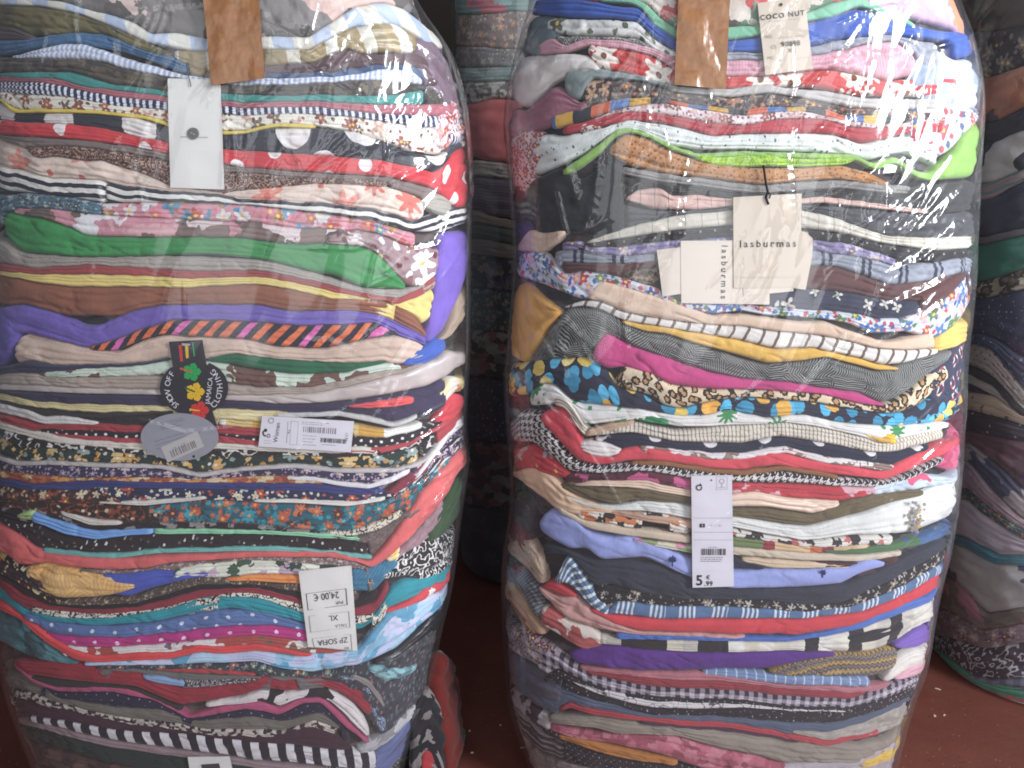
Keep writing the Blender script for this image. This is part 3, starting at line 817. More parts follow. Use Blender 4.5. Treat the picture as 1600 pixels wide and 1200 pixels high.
g('royal blue corner of cloth at right', ('solid', '#3356a8'), [(628, 568), (650, 550), (685, 527), (702, 531)], [(628, 570), (660, 573), (685, 560), (702, 541)], lift=.004, flap=True)
g('warm taupe cloth', ('solid', '#a59488'), [(-20, 585), (42, 582), (70, 588), (125, 590), (250, 587), (345, 600), (380, 604), (405, 606), (480, 606), (530, 596), (560, 587), (640, 573), (662, 567)])
g('shiny silver satin cloth', ('solid', '#b9aaa4'), [(-20, 600), (0, 600), (100, 605), (250, 610), (345, 618), (400, 618), (480, 615), (550, 602), (600, 590), (650, 575), (690, 560), (705, 545), (720, 553)], [(-20, 609), (0, 610), (125, 616), (250, 618), (345, 626), (400, 629), (430, 633), (505, 631), (555, 626), (605, 618), (667, 606), (700, 590), (720, 573)], finish='satin', ply=0)
g('dark plum navy cloth beneath the satin', ('solid', '#38304a'), [(-20, 609), (0, 611), (125, 617), (250, 619), (345, 627), (400, 630), (430, 634), (505, 632), (555, 627), (605, 619), (667, 607), (700, 590)])
g('coral red cloth tip', ('solid', '#d8484a'), [(543, 633), (600, 625), (640, 616), (648, 622)], [(543, 635), (580, 638), (620, 636), (648, 629)], lift=.010, flap=True)
g('pale butter cream cloth', ('solid', '#d0c08c'), [(-20, 612), (25, 619), (50, 628), (150, 632), (250, 635), (345, 638), (430, 642), (470, 648)])
g('thin light grey cloth with white end', ('solid', '#bfbcb8'), [(428, 646), (470, 645), (530, 642), (580, 652), (615, 662), (655, 647)], [(428, 655), (530, 651), (580, 661), (617, 669), (655, 654)], lift=.001)
g('black cloth under cream', ('solid', '#2b2426'), [(-20, 622), (30, 632), (60, 637), (150, 645), (268, 642)])
g('white ruffled cloth at left', ('solid', '#d2ccc8'), [(-20, 625), (0, 630), (37, 638), (70, 652), (100, 648), (130, 655), (152, 660)], [(-20, 641), (0, 646), (50, 659), (70, 664), (152, 664)], lift=.002)
g('cloth strip in white, cream and mustard blocks', ('seq', ['#ddd9d2', '#d2b878', '#c9983c', '#e2dcd4'], 42), [(340, 655), (400, 660), (555, 665), (600, 672), (617, 671), (662, 660)])
g('deep red cloth, upper band', ('solid', '#9c2c34'), [(-20, 640), (0, 648), (62, 664), (150, 662), (225, 666), (345, 665), (405, 669), (550, 678)])
g('black cloth with a row of white pin dots', ('dots', '#262026', '#e6e0de', 12, .2), [(58, 670), (120, 673), (225, 677), (345, 679), (405, 682), (555, 683), (600, 684), (640, 677), (665, 670), (694, 654)], ply=0)
g('deep red cloth, lower band rising at right', ('solid', '#a8343c'), [(78, 677), (150, 683), (225, 685), (345, 680), (405, 690), (580, 700), (640, 692), (680, 667), (722, 640)])
g('cream cloth between red and black', ('solid', '#cfc6ba'), [(-20, 650), (20, 666), (87, 680), (137, 688), (225, 693), (345, 692), (405, 697), (470, 700), (560, 698), (590, 701)])
g('black cloth with loose white line leaves', ('scrib', '#272326', '#cfc9c2', 22, 2.6, .10), [(-20, 665), (20, 676), (75, 692), (150, 699), (225, 704), (345, 702), (470, 708), (588, 710), (640, 697), (682, 672)])
g('bottle green cloth with gold and white baroque blooms', ('flor', '#26322f', ['#b8863c', '#c99a50', '#8d9a94', '#d2b070', '#2f3c38'], 28, 1.0, True, '#d8cfc0', 6), [(-20, 672), (25, 700), (150, 703), (212, 710), (345, 715), (380, 713), (467, 710), (530, 715), (600, 710), (657, 697)])
g('thin grey white cloth trim', ('solid', '#b8b0ae'), [(-20, 705), (25, 722), (75, 720), (175, 725), (250, 726), (312, 740), (375, 730), (455, 725), (530, 733), (617, 733), (655, 722), (700, 680), (732, 645)], thick=7, lift=.001)
g('purple navy cloth with tiny pale flowers', ('flor', '#332d4a', ['#b8a8b4', '#a890a0', '#8a7a9a'], 17, .8), [(-20, 712), (25, 728), (75, 726), (175, 731), (250, 733), (312, 746), (380, 736), (455, 730), (530, 739), (600, 741), (655, 724), (715, 670)])
g('narrow mustard to terracotta paisley cloth', ('spl', ['#b0602f', '#c98a3c', '#a04a30', '#d2b890', '#8a3c30'], 9), [(-20, 730), (0, 734), (50, 742), (110, 748), (225, 746), (312, 748), (380, 745), (440, 743), (505, 747)])
g('narrow white cloth edge at right', ('solid', '#d8d2d2'), [(438, 744), (492, 746), (542, 754), (575, 758), (610, 745), (642, 729)], [(438, 750), (492, 753), (542, 762), (575, 765), (610, 756), (642, 740)], lift=.001)
g('plain royal navy cloth', ('solid', '#2f3570'), [(-20, 744), (0, 746), (50, 757), (100, 752), (150, 750), (225, 753), (400, 755), (480, 756), (555, 764), (600, 764)])
g('navy cloth with white and red daisies', ('flor', '#272a48', ['#d2ccc0', '#c9bfb0', '#b0483c', '#dcd6ca'], 24, .8), [(140, 764), (175, 762), (250, 764), (400, 766), (480, 769), (560, 776), (622, 766), (655, 742)])
g('brown and rust floral cloth at left', ('flor', '#3c2a28', ['#a0502c', '#c9b8a4', '#8a4028'], 24, .9), [(-20, 755), (0, 760), (60, 766), (100, 766), (150, 766), (190, 785)])
g('cream edge left of the teal paisley', ('solid', '#d0c8c0'), [(153, 785), (225, 783), (322, 776)], [(153, 787), (225, 791), (322, 781)], lift=.001)
g('cream edge over the teal paisley', ('solid', '#ddd6cc'), [(395, 782), (467, 780), (560, 784), (604, 775)], [(395, 785), (467, 787), (540, 792), (604, 783)], lift=.001)
g('maroon black cloth with rust paisley', ('scrib', '#32211f', '#7d3c28', 20, 3, .12, ['#a0502c', '#c9b8a4']), [(-20, 780), (40, 786), (100, 788), (155, 789), (225, 792), (262, 790)])
g('teal and orange paisley cloth with maroon ground', ('flor', '#1f5a68', ['#b0502c', '#c2643a', '#1f7f8c', '#5a2a28', '#2f8c98'], 24, 1.1, True, '#d88a48', 8), [(225, 792), (320, 782), (397, 785), (467, 788), (540, 793), (600, 785), (640, 760), (680, 730), (705, 715)])
g('cream crumpled strip under maroon at left', ('solid', '#d2c8bc'), [(92, 800), (110, 804), (140, 812), (188, 815)], [(92, 803), (110, 811), (140, 822), (188, 821)], lift=.002)
g('cream cloth with black scribble at right', ('scrib', '#d8cdb8', '#3a3032', 8, 3, .14), [(510, 832), (555, 829), (592, 817), (632, 795)], [(510, 836), (555, 838), (592, 829), (632, 806)], lift=.001)
g('black cloth with slight white marks', ('spl', ['#231d1f', '#272022', '#2b2426', '#8a8080'], 14), [(-20, 790), (60, 799), (100, 810), (140, 822), (200, 818), (312, 818), (380, 821), (480, 831), (552, 837)])
g('lime tip of cloth', ('solid', '#a8c478'), [(24, 806), (48, 795), (58, 800)], [(24, 809), (44, 815), (58, 815)], lift=.003, flap=True)
g('sky blue satin band', ('solid', '#6f9fd8'), [(46, 796), (75, 808), (112, 820), (150, 829), (200, 827), (240, 826)], [(46, 815), (100, 837), (150, 845), (200, 838), (240, 836)], finish='satin', lift=.002)
g('mint green satin band', ('solid', '#8cc8a0'), [(238, 826), (350, 827), (430, 829), (530, 835), (568, 843)], [(238, 836), (350, 835), (400, 835), (530, 843), (568, 847)], finish='satin', lift=.001)
g('brown heather cloth rising at right', ('heat', '#5c4a48', '#7d6c68', 4), [(556, 842), (592, 829), (630, 806), (650, 790), (690, 760)])
g('black cloth with white dotted hem', ('sprig', '#2a2124', ['#cfc8c4', '#6b5a54'], 13, .16), [(-20, 800), (30, 816), (50, 818), (100, 839), (150, 846), (200, 839), (250, 837), (400, 836), (530, 844), (575, 848)])
g('thin aqua cloth edge', ('solid', '#6fb0a8'), [(64, 857), (135, 864), (180, 867), (240, 859), (300, 857), (400, 855), (455, 856), (560, 866), (580, 869)], thick=7)
g('coral pink cloth sweeping up at both ends', ('solid', '#d05a58'), [(-20, 800), (0, 817), (25, 835), (50, 852), (66, 863), (180, 873), (255, 867), (400, 862), (500, 861), (548, 869), (575, 878), (597, 855), (638, 800), (655, 772), (705, 722), (732, 688)], [(-20, 850), (0, 864), (30, 885), (75, 879), (120, 888), (180, 892), (225, 889), (270, 879), (400, 871), (515, 871), (560, 879), (580, 889), (602, 876), (641, 843), (680, 797), (712, 752), (732, 716)], lift=.006, ply=0)
g('faded plum cloth under the shoulder of crinkled film', ('spl', ['#6b5460', '#8a7884', '#7a6470', '#9a909c'], 40), [(648, 62), (675, 56), (700, 90), (722, 140)], [(648, 100), (675, 140), (700, 175), (722, 200)], lift=0, flap=True)
g('white cloth with red and pink blossoms rising at right', ('flor', '#d8ccc8', ['#b8404c', '#cf8088', '#a03848'], 20, .95), [(676, 200), (692, 168), (710, 150), (728, 165)], [(676, 228), (692, 240), (710, 228), (728, 208)], lift=.003, flap=True)
g('scarlet cloth knot high at right', ('solid', '#c8303c'), [(683, 656), (695, 630), (715, 612), (728, 620)], [(683, 664), (705, 663), (720, 645), (728, 632)], lift=.003, flap=True)
g('cream and orange printed scrap at right', ('spl', ['#e2cfa0', '#c98a48', '#d8d2c4', '#e6d28a'], 20, 1), [(674, 640), (692, 612), (712, 585), (724, 592)], [(674, 645), (692, 640), (712, 615), (724, 612)], flap=True)
g('white strip slanting up at right', ('solid', '#d8d4d0'), [(620, 770), (650, 741), (690, 686), (715, 656), (728, 649)], [(620, 773), (650, 752), (690, 700), (715, 674), (728, 662)], lift=.003, flap=True)
g('black striped cloth beside the white strip', ('hs', '#262028', '#cfc8c4', 14, .4), [(640, 762), (665, 735), (690, 700), (715, 674), (730, 662)], [(640, 772), (665, 762), (690, 735), (715, 710), (730, 700)], flap=True)
g('maroon cloth wedge at right', ('solid', '#7d2438'), [(602, 771), (640, 740), (675, 708), (692, 698)], [(602, 775), (630, 768), (660, 745), (692, 711)], lift=.002, flap=True)
g('dark bottle green flap at right edge', ('solid', '#2f4a2a'), [(670, 842), (685, 805), (712, 762), (728, 738)], [(670, 850), (690, 842), (712, 818), (728, 792)], lift=.004, flap=True)
g('mauve brown cloth beneath the coral slope', ('heat', '#8a6a70', '#a08088', 10), [(615, 868), (641, 844), (680, 798), (700, 775)], [(615, 880), (650, 862), (680, 835), (700, 800)], flap=True)
g('black cloth with white leaf outlines at right', ('scrib', '#242024', '#dcd6d0', 15, 3.2, .13), [(596, 890), (630, 863), (665, 845), (700, 838), (716, 826)], [(596, 908), (640, 902), (665, 914), (690, 902), (716, 872)], flap=True)
g('lilac grey mottled floral cloth', ('flor', '#7d6a62', ['#a89098', '#b8a8b0', '#5c4c48'], 14), [(120, 889), (180, 893), (225, 890), (270, 880), (400, 872), (515, 872), (560, 880), (586, 892)])
g('dark cloth with yellow print at far left', ('flor', '#2a2226', ['#c9a85c', '#d2c0a0', '#5a3038'], 26), [(-20, 852), (0, 866), (30, 886), (60, 912), (100, 936)])
g('yellow and peach palm leaf print', ('hatch', '#d8a050', '#dcb87c', 30, 7), [(38, 886), (65, 880), (110, 888), (150, 895), (190, 908), (212, 915)], [(38, 900), (60, 926), (90, 939), (140, 937), (180, 931), (212, 918)], lift=.002)
g('cobalt blue cloth beside the yellow leaves', ('solid', '#3f4fa8'), [(148, 898), (200, 895), (250, 890), (290, 892), (330, 896)], [(148, 931), (200, 936), (240, 921), (290, 907), (330, 901)])
g('white cloth with dark green palm leaves', ('spl', ['#dcdcc8', '#2f4a38', '#d2d2c0', '#3f5c48', '#e0dcd0', '#b8a0b0'], 17, 1), [(265, 894), (310, 880), (345, 878), (400, 875), (480, 881), (552, 890)])
g('orange marbled cloth sliver', ('spl', ['#d8762c', '#e08a3c', '#c96a28'], 14), [(352, 905), (400, 898), (475, 901)], [(352, 908), (400, 910), (475, 914)], lift=.001)
g('teal blue ribbed cloth behind the upside down tag', ('vs', '#2f6a88', '#3c7a98', 7, .5, .8), [(545, 890), (585, 886), (605, 876), (626, 868)], [(545, 926), (585, 928), (605, 905), (626, 888)])
g('yellow checked scrap at right', ('ging', '#e0c050', '#e6d8b0', 12), [(604, 866), (618, 856), (630, 853)], [(604, 880), (618, 878), (630, 866)], lift=.003, flap=True)
g('brown speckled floral cloth', ('flor', '#54453f', ['#8a7a6c', '#a89484', '#3a302c'], 10), [(85, 941), (140, 938), (200, 937), (250, 920), (290, 906), (345, 904), (400, 912), (470, 915), (560, 928)])
g('black cloth above dark red', ('solid', '#241d20'), [(-20, 890), (36, 922), (75, 943), (130, 947), (210, 943), (270, 926), (315, 914), (400, 912), (470, 927), (557, 941), (590, 918)])
g('crimson thin cloth curling up at right', ('solid', '#8a2434'), [(-20, 895), (10, 908), (36, 928), (75, 946), (150, 953), (210, 949), (270, 934), (315, 922), (400, 917), (425, 925), (470, 938), (557, 952), (584, 943), (596, 918), (608, 910)])
g('cream cloth with black looping scribble', ('scrib', '#d8d0c0', '#2a2426', 9, 3, .15), [(45, 950), (90, 955), (150, 960), (234, 954), (300, 939), (360, 926), (400, 927), (470, 946), (560, 966), (590, 958), (606, 930)])
g('bright teal cloth, broad at right', ('solid', '#168a96'), [(-20, 910), (0, 921), (21, 942), (39, 955), (90, 966), (165, 967), (255, 952), (330, 931), (400, 933), (470, 958), (566, 979), (590, 952), (608, 923), (629, 909), (665, 905), (694, 890)], [(-20, 930), (0, 940), (39, 966), (150, 979), (240, 973), (300, 961), (360, 952), (440, 967), (470, 973), (560, 985), (608, 952), (680, 922), (694, 908)], lift=.001)
g('chambray blue cloth with white polka dots', ('dots', '#546c9c', '#c9d2e2', 27, .13), [(34, 956), (90, 973), (165, 981), (240, 974), (330, 956), (400, 953), (440, 967), (482, 979)])
g('magenta cloth with white polka dots', ('dots', '#b01f74', '#e6c0d8', 27, .13), [(60, 985), (84, 994), (180, 998), (270, 991), (345, 981), (425, 979), (480, 986), (548, 996)])
g('white cloth with large brown, blue and red dots', ('spl', ['#d6cfc8', '#d8d2ca', '#7d5a48', '#d6cec8', '#4a6a98', '#d8d0cc', '#a8443c'], 30, 0), [(88, 1005), (111, 1011), (180, 1013), (270, 1006), (330, 1000), (400, 993), (470, 1004), (545, 1014)])
g('vermilion red cloth', ('solid', '#cf3434'), [(-20, 928), (0, 939), (39, 969), (75, 993), (105, 1011), (150, 1025), (210, 1020), (270, 1020), (306, 1008), (345, 1012), (400, 1006), (425, 1011), (484, 1023)], [(-20, 942), (0, 954), (30, 968), (75, 1011), (120, 1035), (150, 1038), (270, 1030), (315, 1020), (360, 1023), (400, 1018), (484, 1027)], lift=.001)
g('red and white wedge rising at right', ('spl', ['#c8343c', '#c8343c', '#d8d0cc', '#c43038'], 24, 1), [(600, 955), (640, 938), (670, 915), (692, 908)], [(600, 959), (640, 948), (670, 937), (692, 922)], lift=.003, flap=True)
g('dark teal tie dye cloth at left', ('spl', ['#3f6a70', '#54838a', '#2f4a50', '#4a767c', '#38585e'], 30), [(-20, 952), (0, 958), (30, 970), (75, 1013), (118, 1037)], [(-20, 1010), (0, 1006), (40, 1030), (80, 1038), (118, 1039)])
g('pale blue and white tie dye cloth', ('spl', ['#b8bdd8', '#a8c4d8', '#5a9ab8', '#c4c6dc', '#8ab4cc', '#bcc0d8'], 30, 3), [(130, 1036), (270, 1031), (306, 1021), (345, 1023), (400, 1018), (455, 1027), (480, 1025), (560, 1015), (584, 985), (611, 955), (650, 942), (694, 923)], [(130, 1041), (270, 1040), (400, 1036), (440, 1048), (485, 1054), (560, 1042), (584, 1033), (620, 1017), (665, 975), (694, 945)], lift=.001)
g('charcoal tweed cloth filling the lower right side', ('sprig', '#3a383e', ['#5c5c68', '#80606c', '#2a282c', '#5a7074'], 8, .3), [(498, 1056), (560, 1043), (590, 1034), (620, 1018), (665, 976), (692, 946)], [(498, 1062), (540, 1080), (575, 1120), (600, 1160), (650, 1130), (692, 1000)], cap=200)
g('black shiny cloth fold at right', ('solid', '#1c1a20'), [(585, 1034), (620, 1018), (665, 977), (690, 950)], [(585, 1040), (625, 1032), (665, 1000), (690, 980)], lift=.003, flap=True, finish='satin')
g('aqua grey crinkled scrap at right', ('spl', ['#5a8088', '#78a0a4', '#4a6c74', '#8aaeb0'], 9), [(576, 1042), (600, 1038), (630, 1046), (656, 1036)], [(576, 1050), (605, 1070), (635, 1058), (656, 1042)], lift=.004, flap=True)
g('dark foliage printed cloth', ('flor', '#343a40', ['#7d8a88', '#5c6c70', '#8a5a5c'], 16), [(145, 1042), (270, 1041), (400, 1037), (440, 1049), (485, 1055), (560, 1046)])
g('thin red cloth sliver', ('solid', '#a83238'), [(238, 1045), (330, 1046), (402, 1053)], [(238, 1047), (330, 1054), (402, 1057)], lift=.001)
g('mid grey cloth band', ('solid', '#6d6866'), [(150, 1044), (200, 1046), (270, 1051), (330, 1056), (400, 1058), (480, 1060), (520, 1056)])
g('light blue cloth tip', ('solid', '#7d9ac0'), [(222, 1055), (250, 1056), (292, 1067)], [(222, 1058), (250, 1070), (292, 1074)], lift=.003, flap=True)
g('black and white feather print', ('scrib', '#3a363a', '#a8a2a4', 8, 4, .2), [(280, 1064), (330, 1062), (375, 1061), (404, 1060)])
g('crimson cloth arching over at right', ('solid', '#8f1c2c'), [(18, 1032), (75, 1035), (114, 1038), (180, 1047), (225, 1053), (255, 1068), (279, 1077), (330, 1074), (380, 1068), (410, 1057), (440, 1064), (494, 1057), (530, 1062), (566, 1080), (582, 1102)], [(18, 1038), (45, 1056), (120, 1068), (210, 1074), (255, 1095), (279, 1104), (324, 1098), (380, 1088), (410, 1077), (440, 1083), (497, 1074), (524, 1080), (554, 1101), (572, 1122), (582, 1120)], lift=.002)
g('dark grey green thin cloth', ('solid', '#33302e'), [(42, 1057), (120, 1068), (210, 1075), (255, 1096), (282, 1106)])
g('white cloth with black blotches', ('spl', ['#d0c8c4', '#cfc6c2', '#2a2426', '#d2cac6'], 34, 0), [(320, 1099), (380, 1090), (410, 1079), (440, 1085), (497, 1076), (524, 1082), (554, 1103), (572, 1124), (578, 1142)], [(320, 1106), (380, 1101), (410, 1098), (434, 1109), (464, 1093), (500, 1090), (520, 1101), (545, 1128), (578, 1160)], lift=.001)
g('dusky pink cloth bending down at right', ('solid', '#a84468'), [(18, 1036), (50, 1060), (84, 1075), (150, 1073), (195, 1075), (250, 1095), (294, 1120), (330, 1108), (380, 1100), (410, 1098), (434, 1109), (464, 1093), (500, 1090), (515, 1102), (536, 1123), (576, 1159)], [(18, 1040), (50, 1066), (90, 1082), (165, 1082), (240, 1094), (294, 1124), (330, 1119), (380, 1109), (434, 1119), (470, 1101), (500, 1099), (530, 1131), (576, 1166)], lift=.001)
g('midnight navy cloth with tiny dots', ('dots', '#262238', '#8a84a0', 14, .08), [(60, 1071), (90, 1083), (165, 1083), (240, 1095), (294, 1125), (330, 1120), (380, 1110), (434, 1120), (470, 1102), (500, 1100), (530, 1132), (548, 1152)])
g('olive taupe cloth', ('solid', '#6b645a'), [(-18, 1030), (0, 1045), (60, 1068), (90, 1091), (180, 1108), (255, 1110), (300, 1126), (400, 1120), (440, 1129), (500, 1115), (532, 1137)])
g('cream and black lace cloth', ('spl', ['#b8aca0', '#3a2c30', '#a89c92', '#2f2428', '#c0b4a8'], 6), [(10, 1074), (75, 1093), (135, 1111), (210, 1126), (270, 1130), (315, 1141), (400, 1141), (440, 1144), (490, 1126), (528, 1141)])
g('deep aubergine cloth', ('solid', '#3f1f2e'), [(18, 1088), (75, 1106), (150, 1120), (210, 1134), (270, 1140), (340, 1151), (420, 1153), (480, 1136), (530, 1151), (548, 1168)])
g('black and white bold striped cloth', ('vs', '#241e28', '#c9c2c4', 33, .48, -.3), [(38, 1118), (120, 1131), (180, 1143), (285, 1146), (400, 1160), (485, 1171), (594, 1178)], [(38, 1126), (105, 1141), (180, 1159), (240, 1168), (330, 1180), (400, 1191), (594, 1208)], lift=.002, ply=0)
g('thin pinkish grey cloth', ('solid', '#8a7476'), [(28, 1120), (105, 1142), (180, 1160), (330, 1181), (400, 1192), (505, 1204)], thick=11)
g('very dark green cloth near the bottom', ('solid', '#232f2c'), [(-5, 1095), (20, 1121), (75, 1142), (180, 1170), (330, 1192), (505, 1216)], [(-5, 1140), (30, 1160), (150, 1192), (330, 1225), (505, 1250)])
g('brown cloth at the very bottom left', ('spl', ['#4a3430', '#5c443c', '#3a2a28'], 22), [(20, 1150), (60, 1170), (150, 1194), (330, 1227), (500, 1252)], cap=90)
g('narrow beige cloth curve at lower right', ('solid', '#8a807c'), [(545, 1050), (575, 1062), (598, 1088), (602, 1106)], [(545, 1056), (575, 1074), (596, 1104), (602, 1112)], lift=.003, flap=True)
g('blue and white leaf print inside the crimson arch', ('scrib', '#46506c', '#a8b0c4', 8, 4, .2), [(525, 1058), (545, 1052), (575, 1070), (598, 1108), (608, 1130)], [(525, 1062), (560, 1080), (582, 1110), (590, 1145), (608, 1150)], flap=True)
g('lavender blue cloth sloping at lower right', ('solid', '#5c648f'), [(578, 1186), (610, 1158), (640, 1125), (656, 1112)], [(578, 1220), (610, 1205), (640, 1178), (656, 1150)], lift=.004, flap=True)
g('white and silver film covered cloth wedge', ('spl', ['#a8a4a4', '#8a8688', '#c0bcbc'], 20), [(560, 1170), (590, 1155), (615, 1135), (650, 1100)], [(560, 1185), (590, 1176), (615, 1155), (650, 1118)], flap=True, lift=.002)
g('orange cloth sliver at lower right edge', ('solid', '#c2501f'), [(650, 1115), (662, 1085), (674, 1068)], [(650, 1124), (664, 1112), (674, 1090)], lift=.004, flap=True)
g('lilac purple upright flap at right edge', ('solid', '#7458b4'), [(664, 522), (671, 500), (677, 455), (690, 368), (702, 363), (725, 360), (735, 357)], [(664, 536), (672, 537), (680, 534), (695, 522), (710, 485), (725, 450), (735, 430)], lift=.005, flap=True, ply=0)
g('tan cloth beside the lilac flap', ('solid', '#a8927c'), [(688, 530), (700, 518), (725, 453), (734, 444)], [(688, 533), (712, 526), (725, 506), (734, 480)], lift=.002, flap=True)
g('lilac purple rounded end at far left', ('solid', '#5c4a98'), [(-20, 487), (0, 486), (18, 500), (27, 525)], [(-20, 580), (0, 573), (15, 556), (27, 528)], lift=.005, flap=True)
g('dark umber cloth at the lower left corner', ('spl', ['#4a3434', '#5c4442', '#3a2a2c', '#6b5450'], 26), [(-14, 1010), (4, 1075), (30, 1130), (62, 1165)], [(-14, 1060), (4, 1120), (30, 1180), (62, 1215)], flap=True, lift=0)
g('dark green and grey cloth under the umber', ('spl', ['#2f3836', '#3a4442', '#54504e'], 26), [(6, 1122), (30, 1182), (62, 1217), (90, 1230)], [(6, 1150), (30, 1215), (62, 1245), (90, 1262)], flap=True, lift=0)
g('grey mauve cloth, lowest visible layer', ('spl', ['#5c5054', '#6b5c5e', '#4a4044'], 26), [(60, 1196), (150, 1222), (330, 1244), (500, 1236), (636, 1196)], cap=60)
g('black and cream printed cloth at the bottom right', ('flor', '#2a2628', ['#8a8078', '#5c5450', '#a0968c'], 20), [(500, 1206), (590, 1202), (640, 1170), (662, 1120)], [(500, 1240), (590, 1245), (640, 1230), (656, 1160)], cap=90)
L.build()
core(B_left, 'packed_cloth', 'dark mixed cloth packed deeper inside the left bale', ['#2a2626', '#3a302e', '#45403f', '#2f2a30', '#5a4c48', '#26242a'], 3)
# ------------------------------------------------------------------ right bale, top to bottom
R = Stack(B_right, RIGHT_L, RIGHT_R, 'folded garments packed in the right bale', 29, tagline=' in right bale')
g = R.g
g('red, white and green printed cloth behind the tape, topmost', ('spl', ['#c9605c', '#d8c8b8', '#c94a44', '#6a8a6c', '#e0d4c6', '#5c4a44'], 28), [(880, -60), (1000, -50), (1180, -45), (1350, -50)], cap=120)
g('lilac pink crumpled cloth with orange print at top right', ('spl', ['#c9a4b4', '#d8b4bc', '#cfaab8', '#e08a60'], 60), [(1330, -50), (1440, -55), (1505, -10), (1530, 60)], [(1330, 8), (1360, 8), (1420, 26), (1500, 46), (1530, 80)])
g('mint green rolled cloth', ('solid', '#79b894'), [(935, -8), (985, -5), (1010, 5), (1035, 30), (1060, 46), (1140, 40), (1185, 38), (1258, 20), (1300, 4), (1340, -6), (1385, 14), (1430, 36)], [(935, 2), (985, 5), (1005, 15), (1020, 40), (1060, 62), (1140, 63), (1185, 56), (1258, 33), (1300, 28), (1340, 9), (1385, 22), (1430, 46)], lift=.002, ply=0)
g('royal blue cloth', ('solid', '#2f56ac'), [(822, 0), (897, -4), (960, 8), (997, 11), (1022, 37), (1057, 60), (1140, 64), (1183, 58), (1260, 35), (1341, 11), (1399, 31), (1465, 47), (1526, 50)], [(822, 22), (895, 27), (960, 27), (997, 33), (1020, 58), (1057, 81), (1140, 80), (1186, 81), (1270, 71), (1312, 61), (1384, 53), (1413, 56), (1485, 64), (1500, 92), (1526, 86)])
g('slate grey sleeve at upper left', ('solid', '#6c7a80'), [(806, 40), (818, 26), (840, 24), (872, 28)], [(796, 74), (830, 89), (850, 82), (872, 56)])
g('white cloth with green leaf and black border print', ('flor', '#d8d6d0', ['#5c6450', '#d8d6d0', '#d8d6d0', '#6c7058'], 44, .8), [(850, 33), (872, 26), (910, 29), (960, 29), (997, 34), (1020, 59), (1057, 83), (1140, 81)], [(850, 46), (880, 55), (935, 56), (997, 58), (1020, 78), (1057, 90), (1140, 92)])
g('pewter grey folded cloth under royal blue', ('heat', '#8a8c96', '#a4a4ac', 8), [(1055, 84), (1140, 81), (1186, 82), (1270, 72), (1312, 62), (1384, 54), (1413, 57), (1470, 66)])
g('charcoal and white border print', ('scrib', '#5a5854', '#b4b0a8', 9, 4, .2), [(866, 54), (880, 56), (935, 57), (997, 60), (1025, 80)])
g('rose pink ribbed cloth', ('vs', '#cf96a2', '#d8a4ae', 5, .5), [(838, 70), (860, 55), (880, 71), (915, 60), (972, 62), (1052, 85), (1140, 93), (1192, 92), (1266, 86), (1312, 78), (1370, 64), (1399, 62), (1432, 86)], [(838, 86), (880, 82), (920, 70), (985, 78), (1020, 86), (1052, 108), (1140, 120), (1195, 119), (1266, 110), (1301, 108), (1347, 116), (1387, 127), (1432, 116)], lift=.002)
g('red cloth with big white daisies', ('flor', '#c62f2c', ['#e6ddd0', '#e2d8ca'], 46, 1.05, False, '#7a4a30', 7), [(918, 67), (985, 78), (1020, 86), (1052, 107), (1140, 119), (1195, 118), (1266, 110), (1301, 108), (1347, 116), (1387, 126), (1440, 122), (1500, 118)], [(918, 84), (932, 106), (972, 114), (1020, 131), (1052, 133), (1140, 138), (1197, 134), (1278, 137), (1341, 149), (1440, 150), (1500, 150)])
g('white cloth bundle at upper left', ('solid', '#d4cdc6'), [(790, 100), (815, 87), (840, 85), (880, 82), (920, 86), (938, 110)], [(790, 150), (815, 171), (840, 150), (858, 131), (885, 119), (938, 113)], lift=.003)
g('sage grey sleeve hanging down', ('solid', '#84908e'), [(878, 112), (900, 105), (940, 107), (1000, 118), (1052, 134), (1090, 140)], [(878, 140), (895, 158), (912, 150), (922, 122), (1000, 126), (1090, 146)], lift=.003)
g('pale silver grey cloth under the red daisies', ('solid', '#b9b4ae'), [(1050, 136), (1140, 138), (1203, 131), (1226, 136), (1318, 145), (1347, 153), (1416, 155), (1500, 150)], [(1050, 143), (1140, 152), (1203, 145), (1255, 153), (1327, 168), (1413, 171), (1500, 172)])
g('mauve pink cloth at left', ('solid', '#98606e'), [(784, 168), (815, 173), (840, 152), (862, 132), (885, 143), (900, 160), (918, 156)], [(784, 228), (820, 210), (860, 196), (890, 181), (918, 166)])
g('dark brown and peach blossom cloth', ('flor', '#4f423e', ['#a8705a', '#8a7a70', '#c09a80'], 24, .8), [(908, 128), (950, 121), (1000, 128), (1052, 144), (1140, 153), (1203, 146), (1255, 154), (1327, 169), (1413, 172), (1470, 175)])
g('colour block cloth in blue, mustard, navy and orange', ('seq', ['#5878b0', '#d2a43c', '#34343f', '#d0643f'], 30), [(858, 180), (910, 169), (940, 160), (972, 153), (1035, 152), (1070, 161), (1160, 172), (1192, 167), (1284, 167), (1318, 181), (1370, 179), (1408, 181)], [(858, 204), (910, 188), (972, 169), (1010, 163), (1042, 161), (1097, 171), (1160, 181), (1226, 174), (1260, 174), (1318, 190), (1364, 194), (1408, 193)])
g('white cloth with burgundy blossoms', ('flor', '#dccfcc', ['#7d3a48', '#9c5a64', '#c9a0a4'], 16, .9), [(903, 193), (972, 169), (1010, 163), (1042, 160), (1097, 170), (1160, 180), (1226, 173), (1260, 174), (1318, 188), (1364, 193), (1412, 192), (1480, 185)])
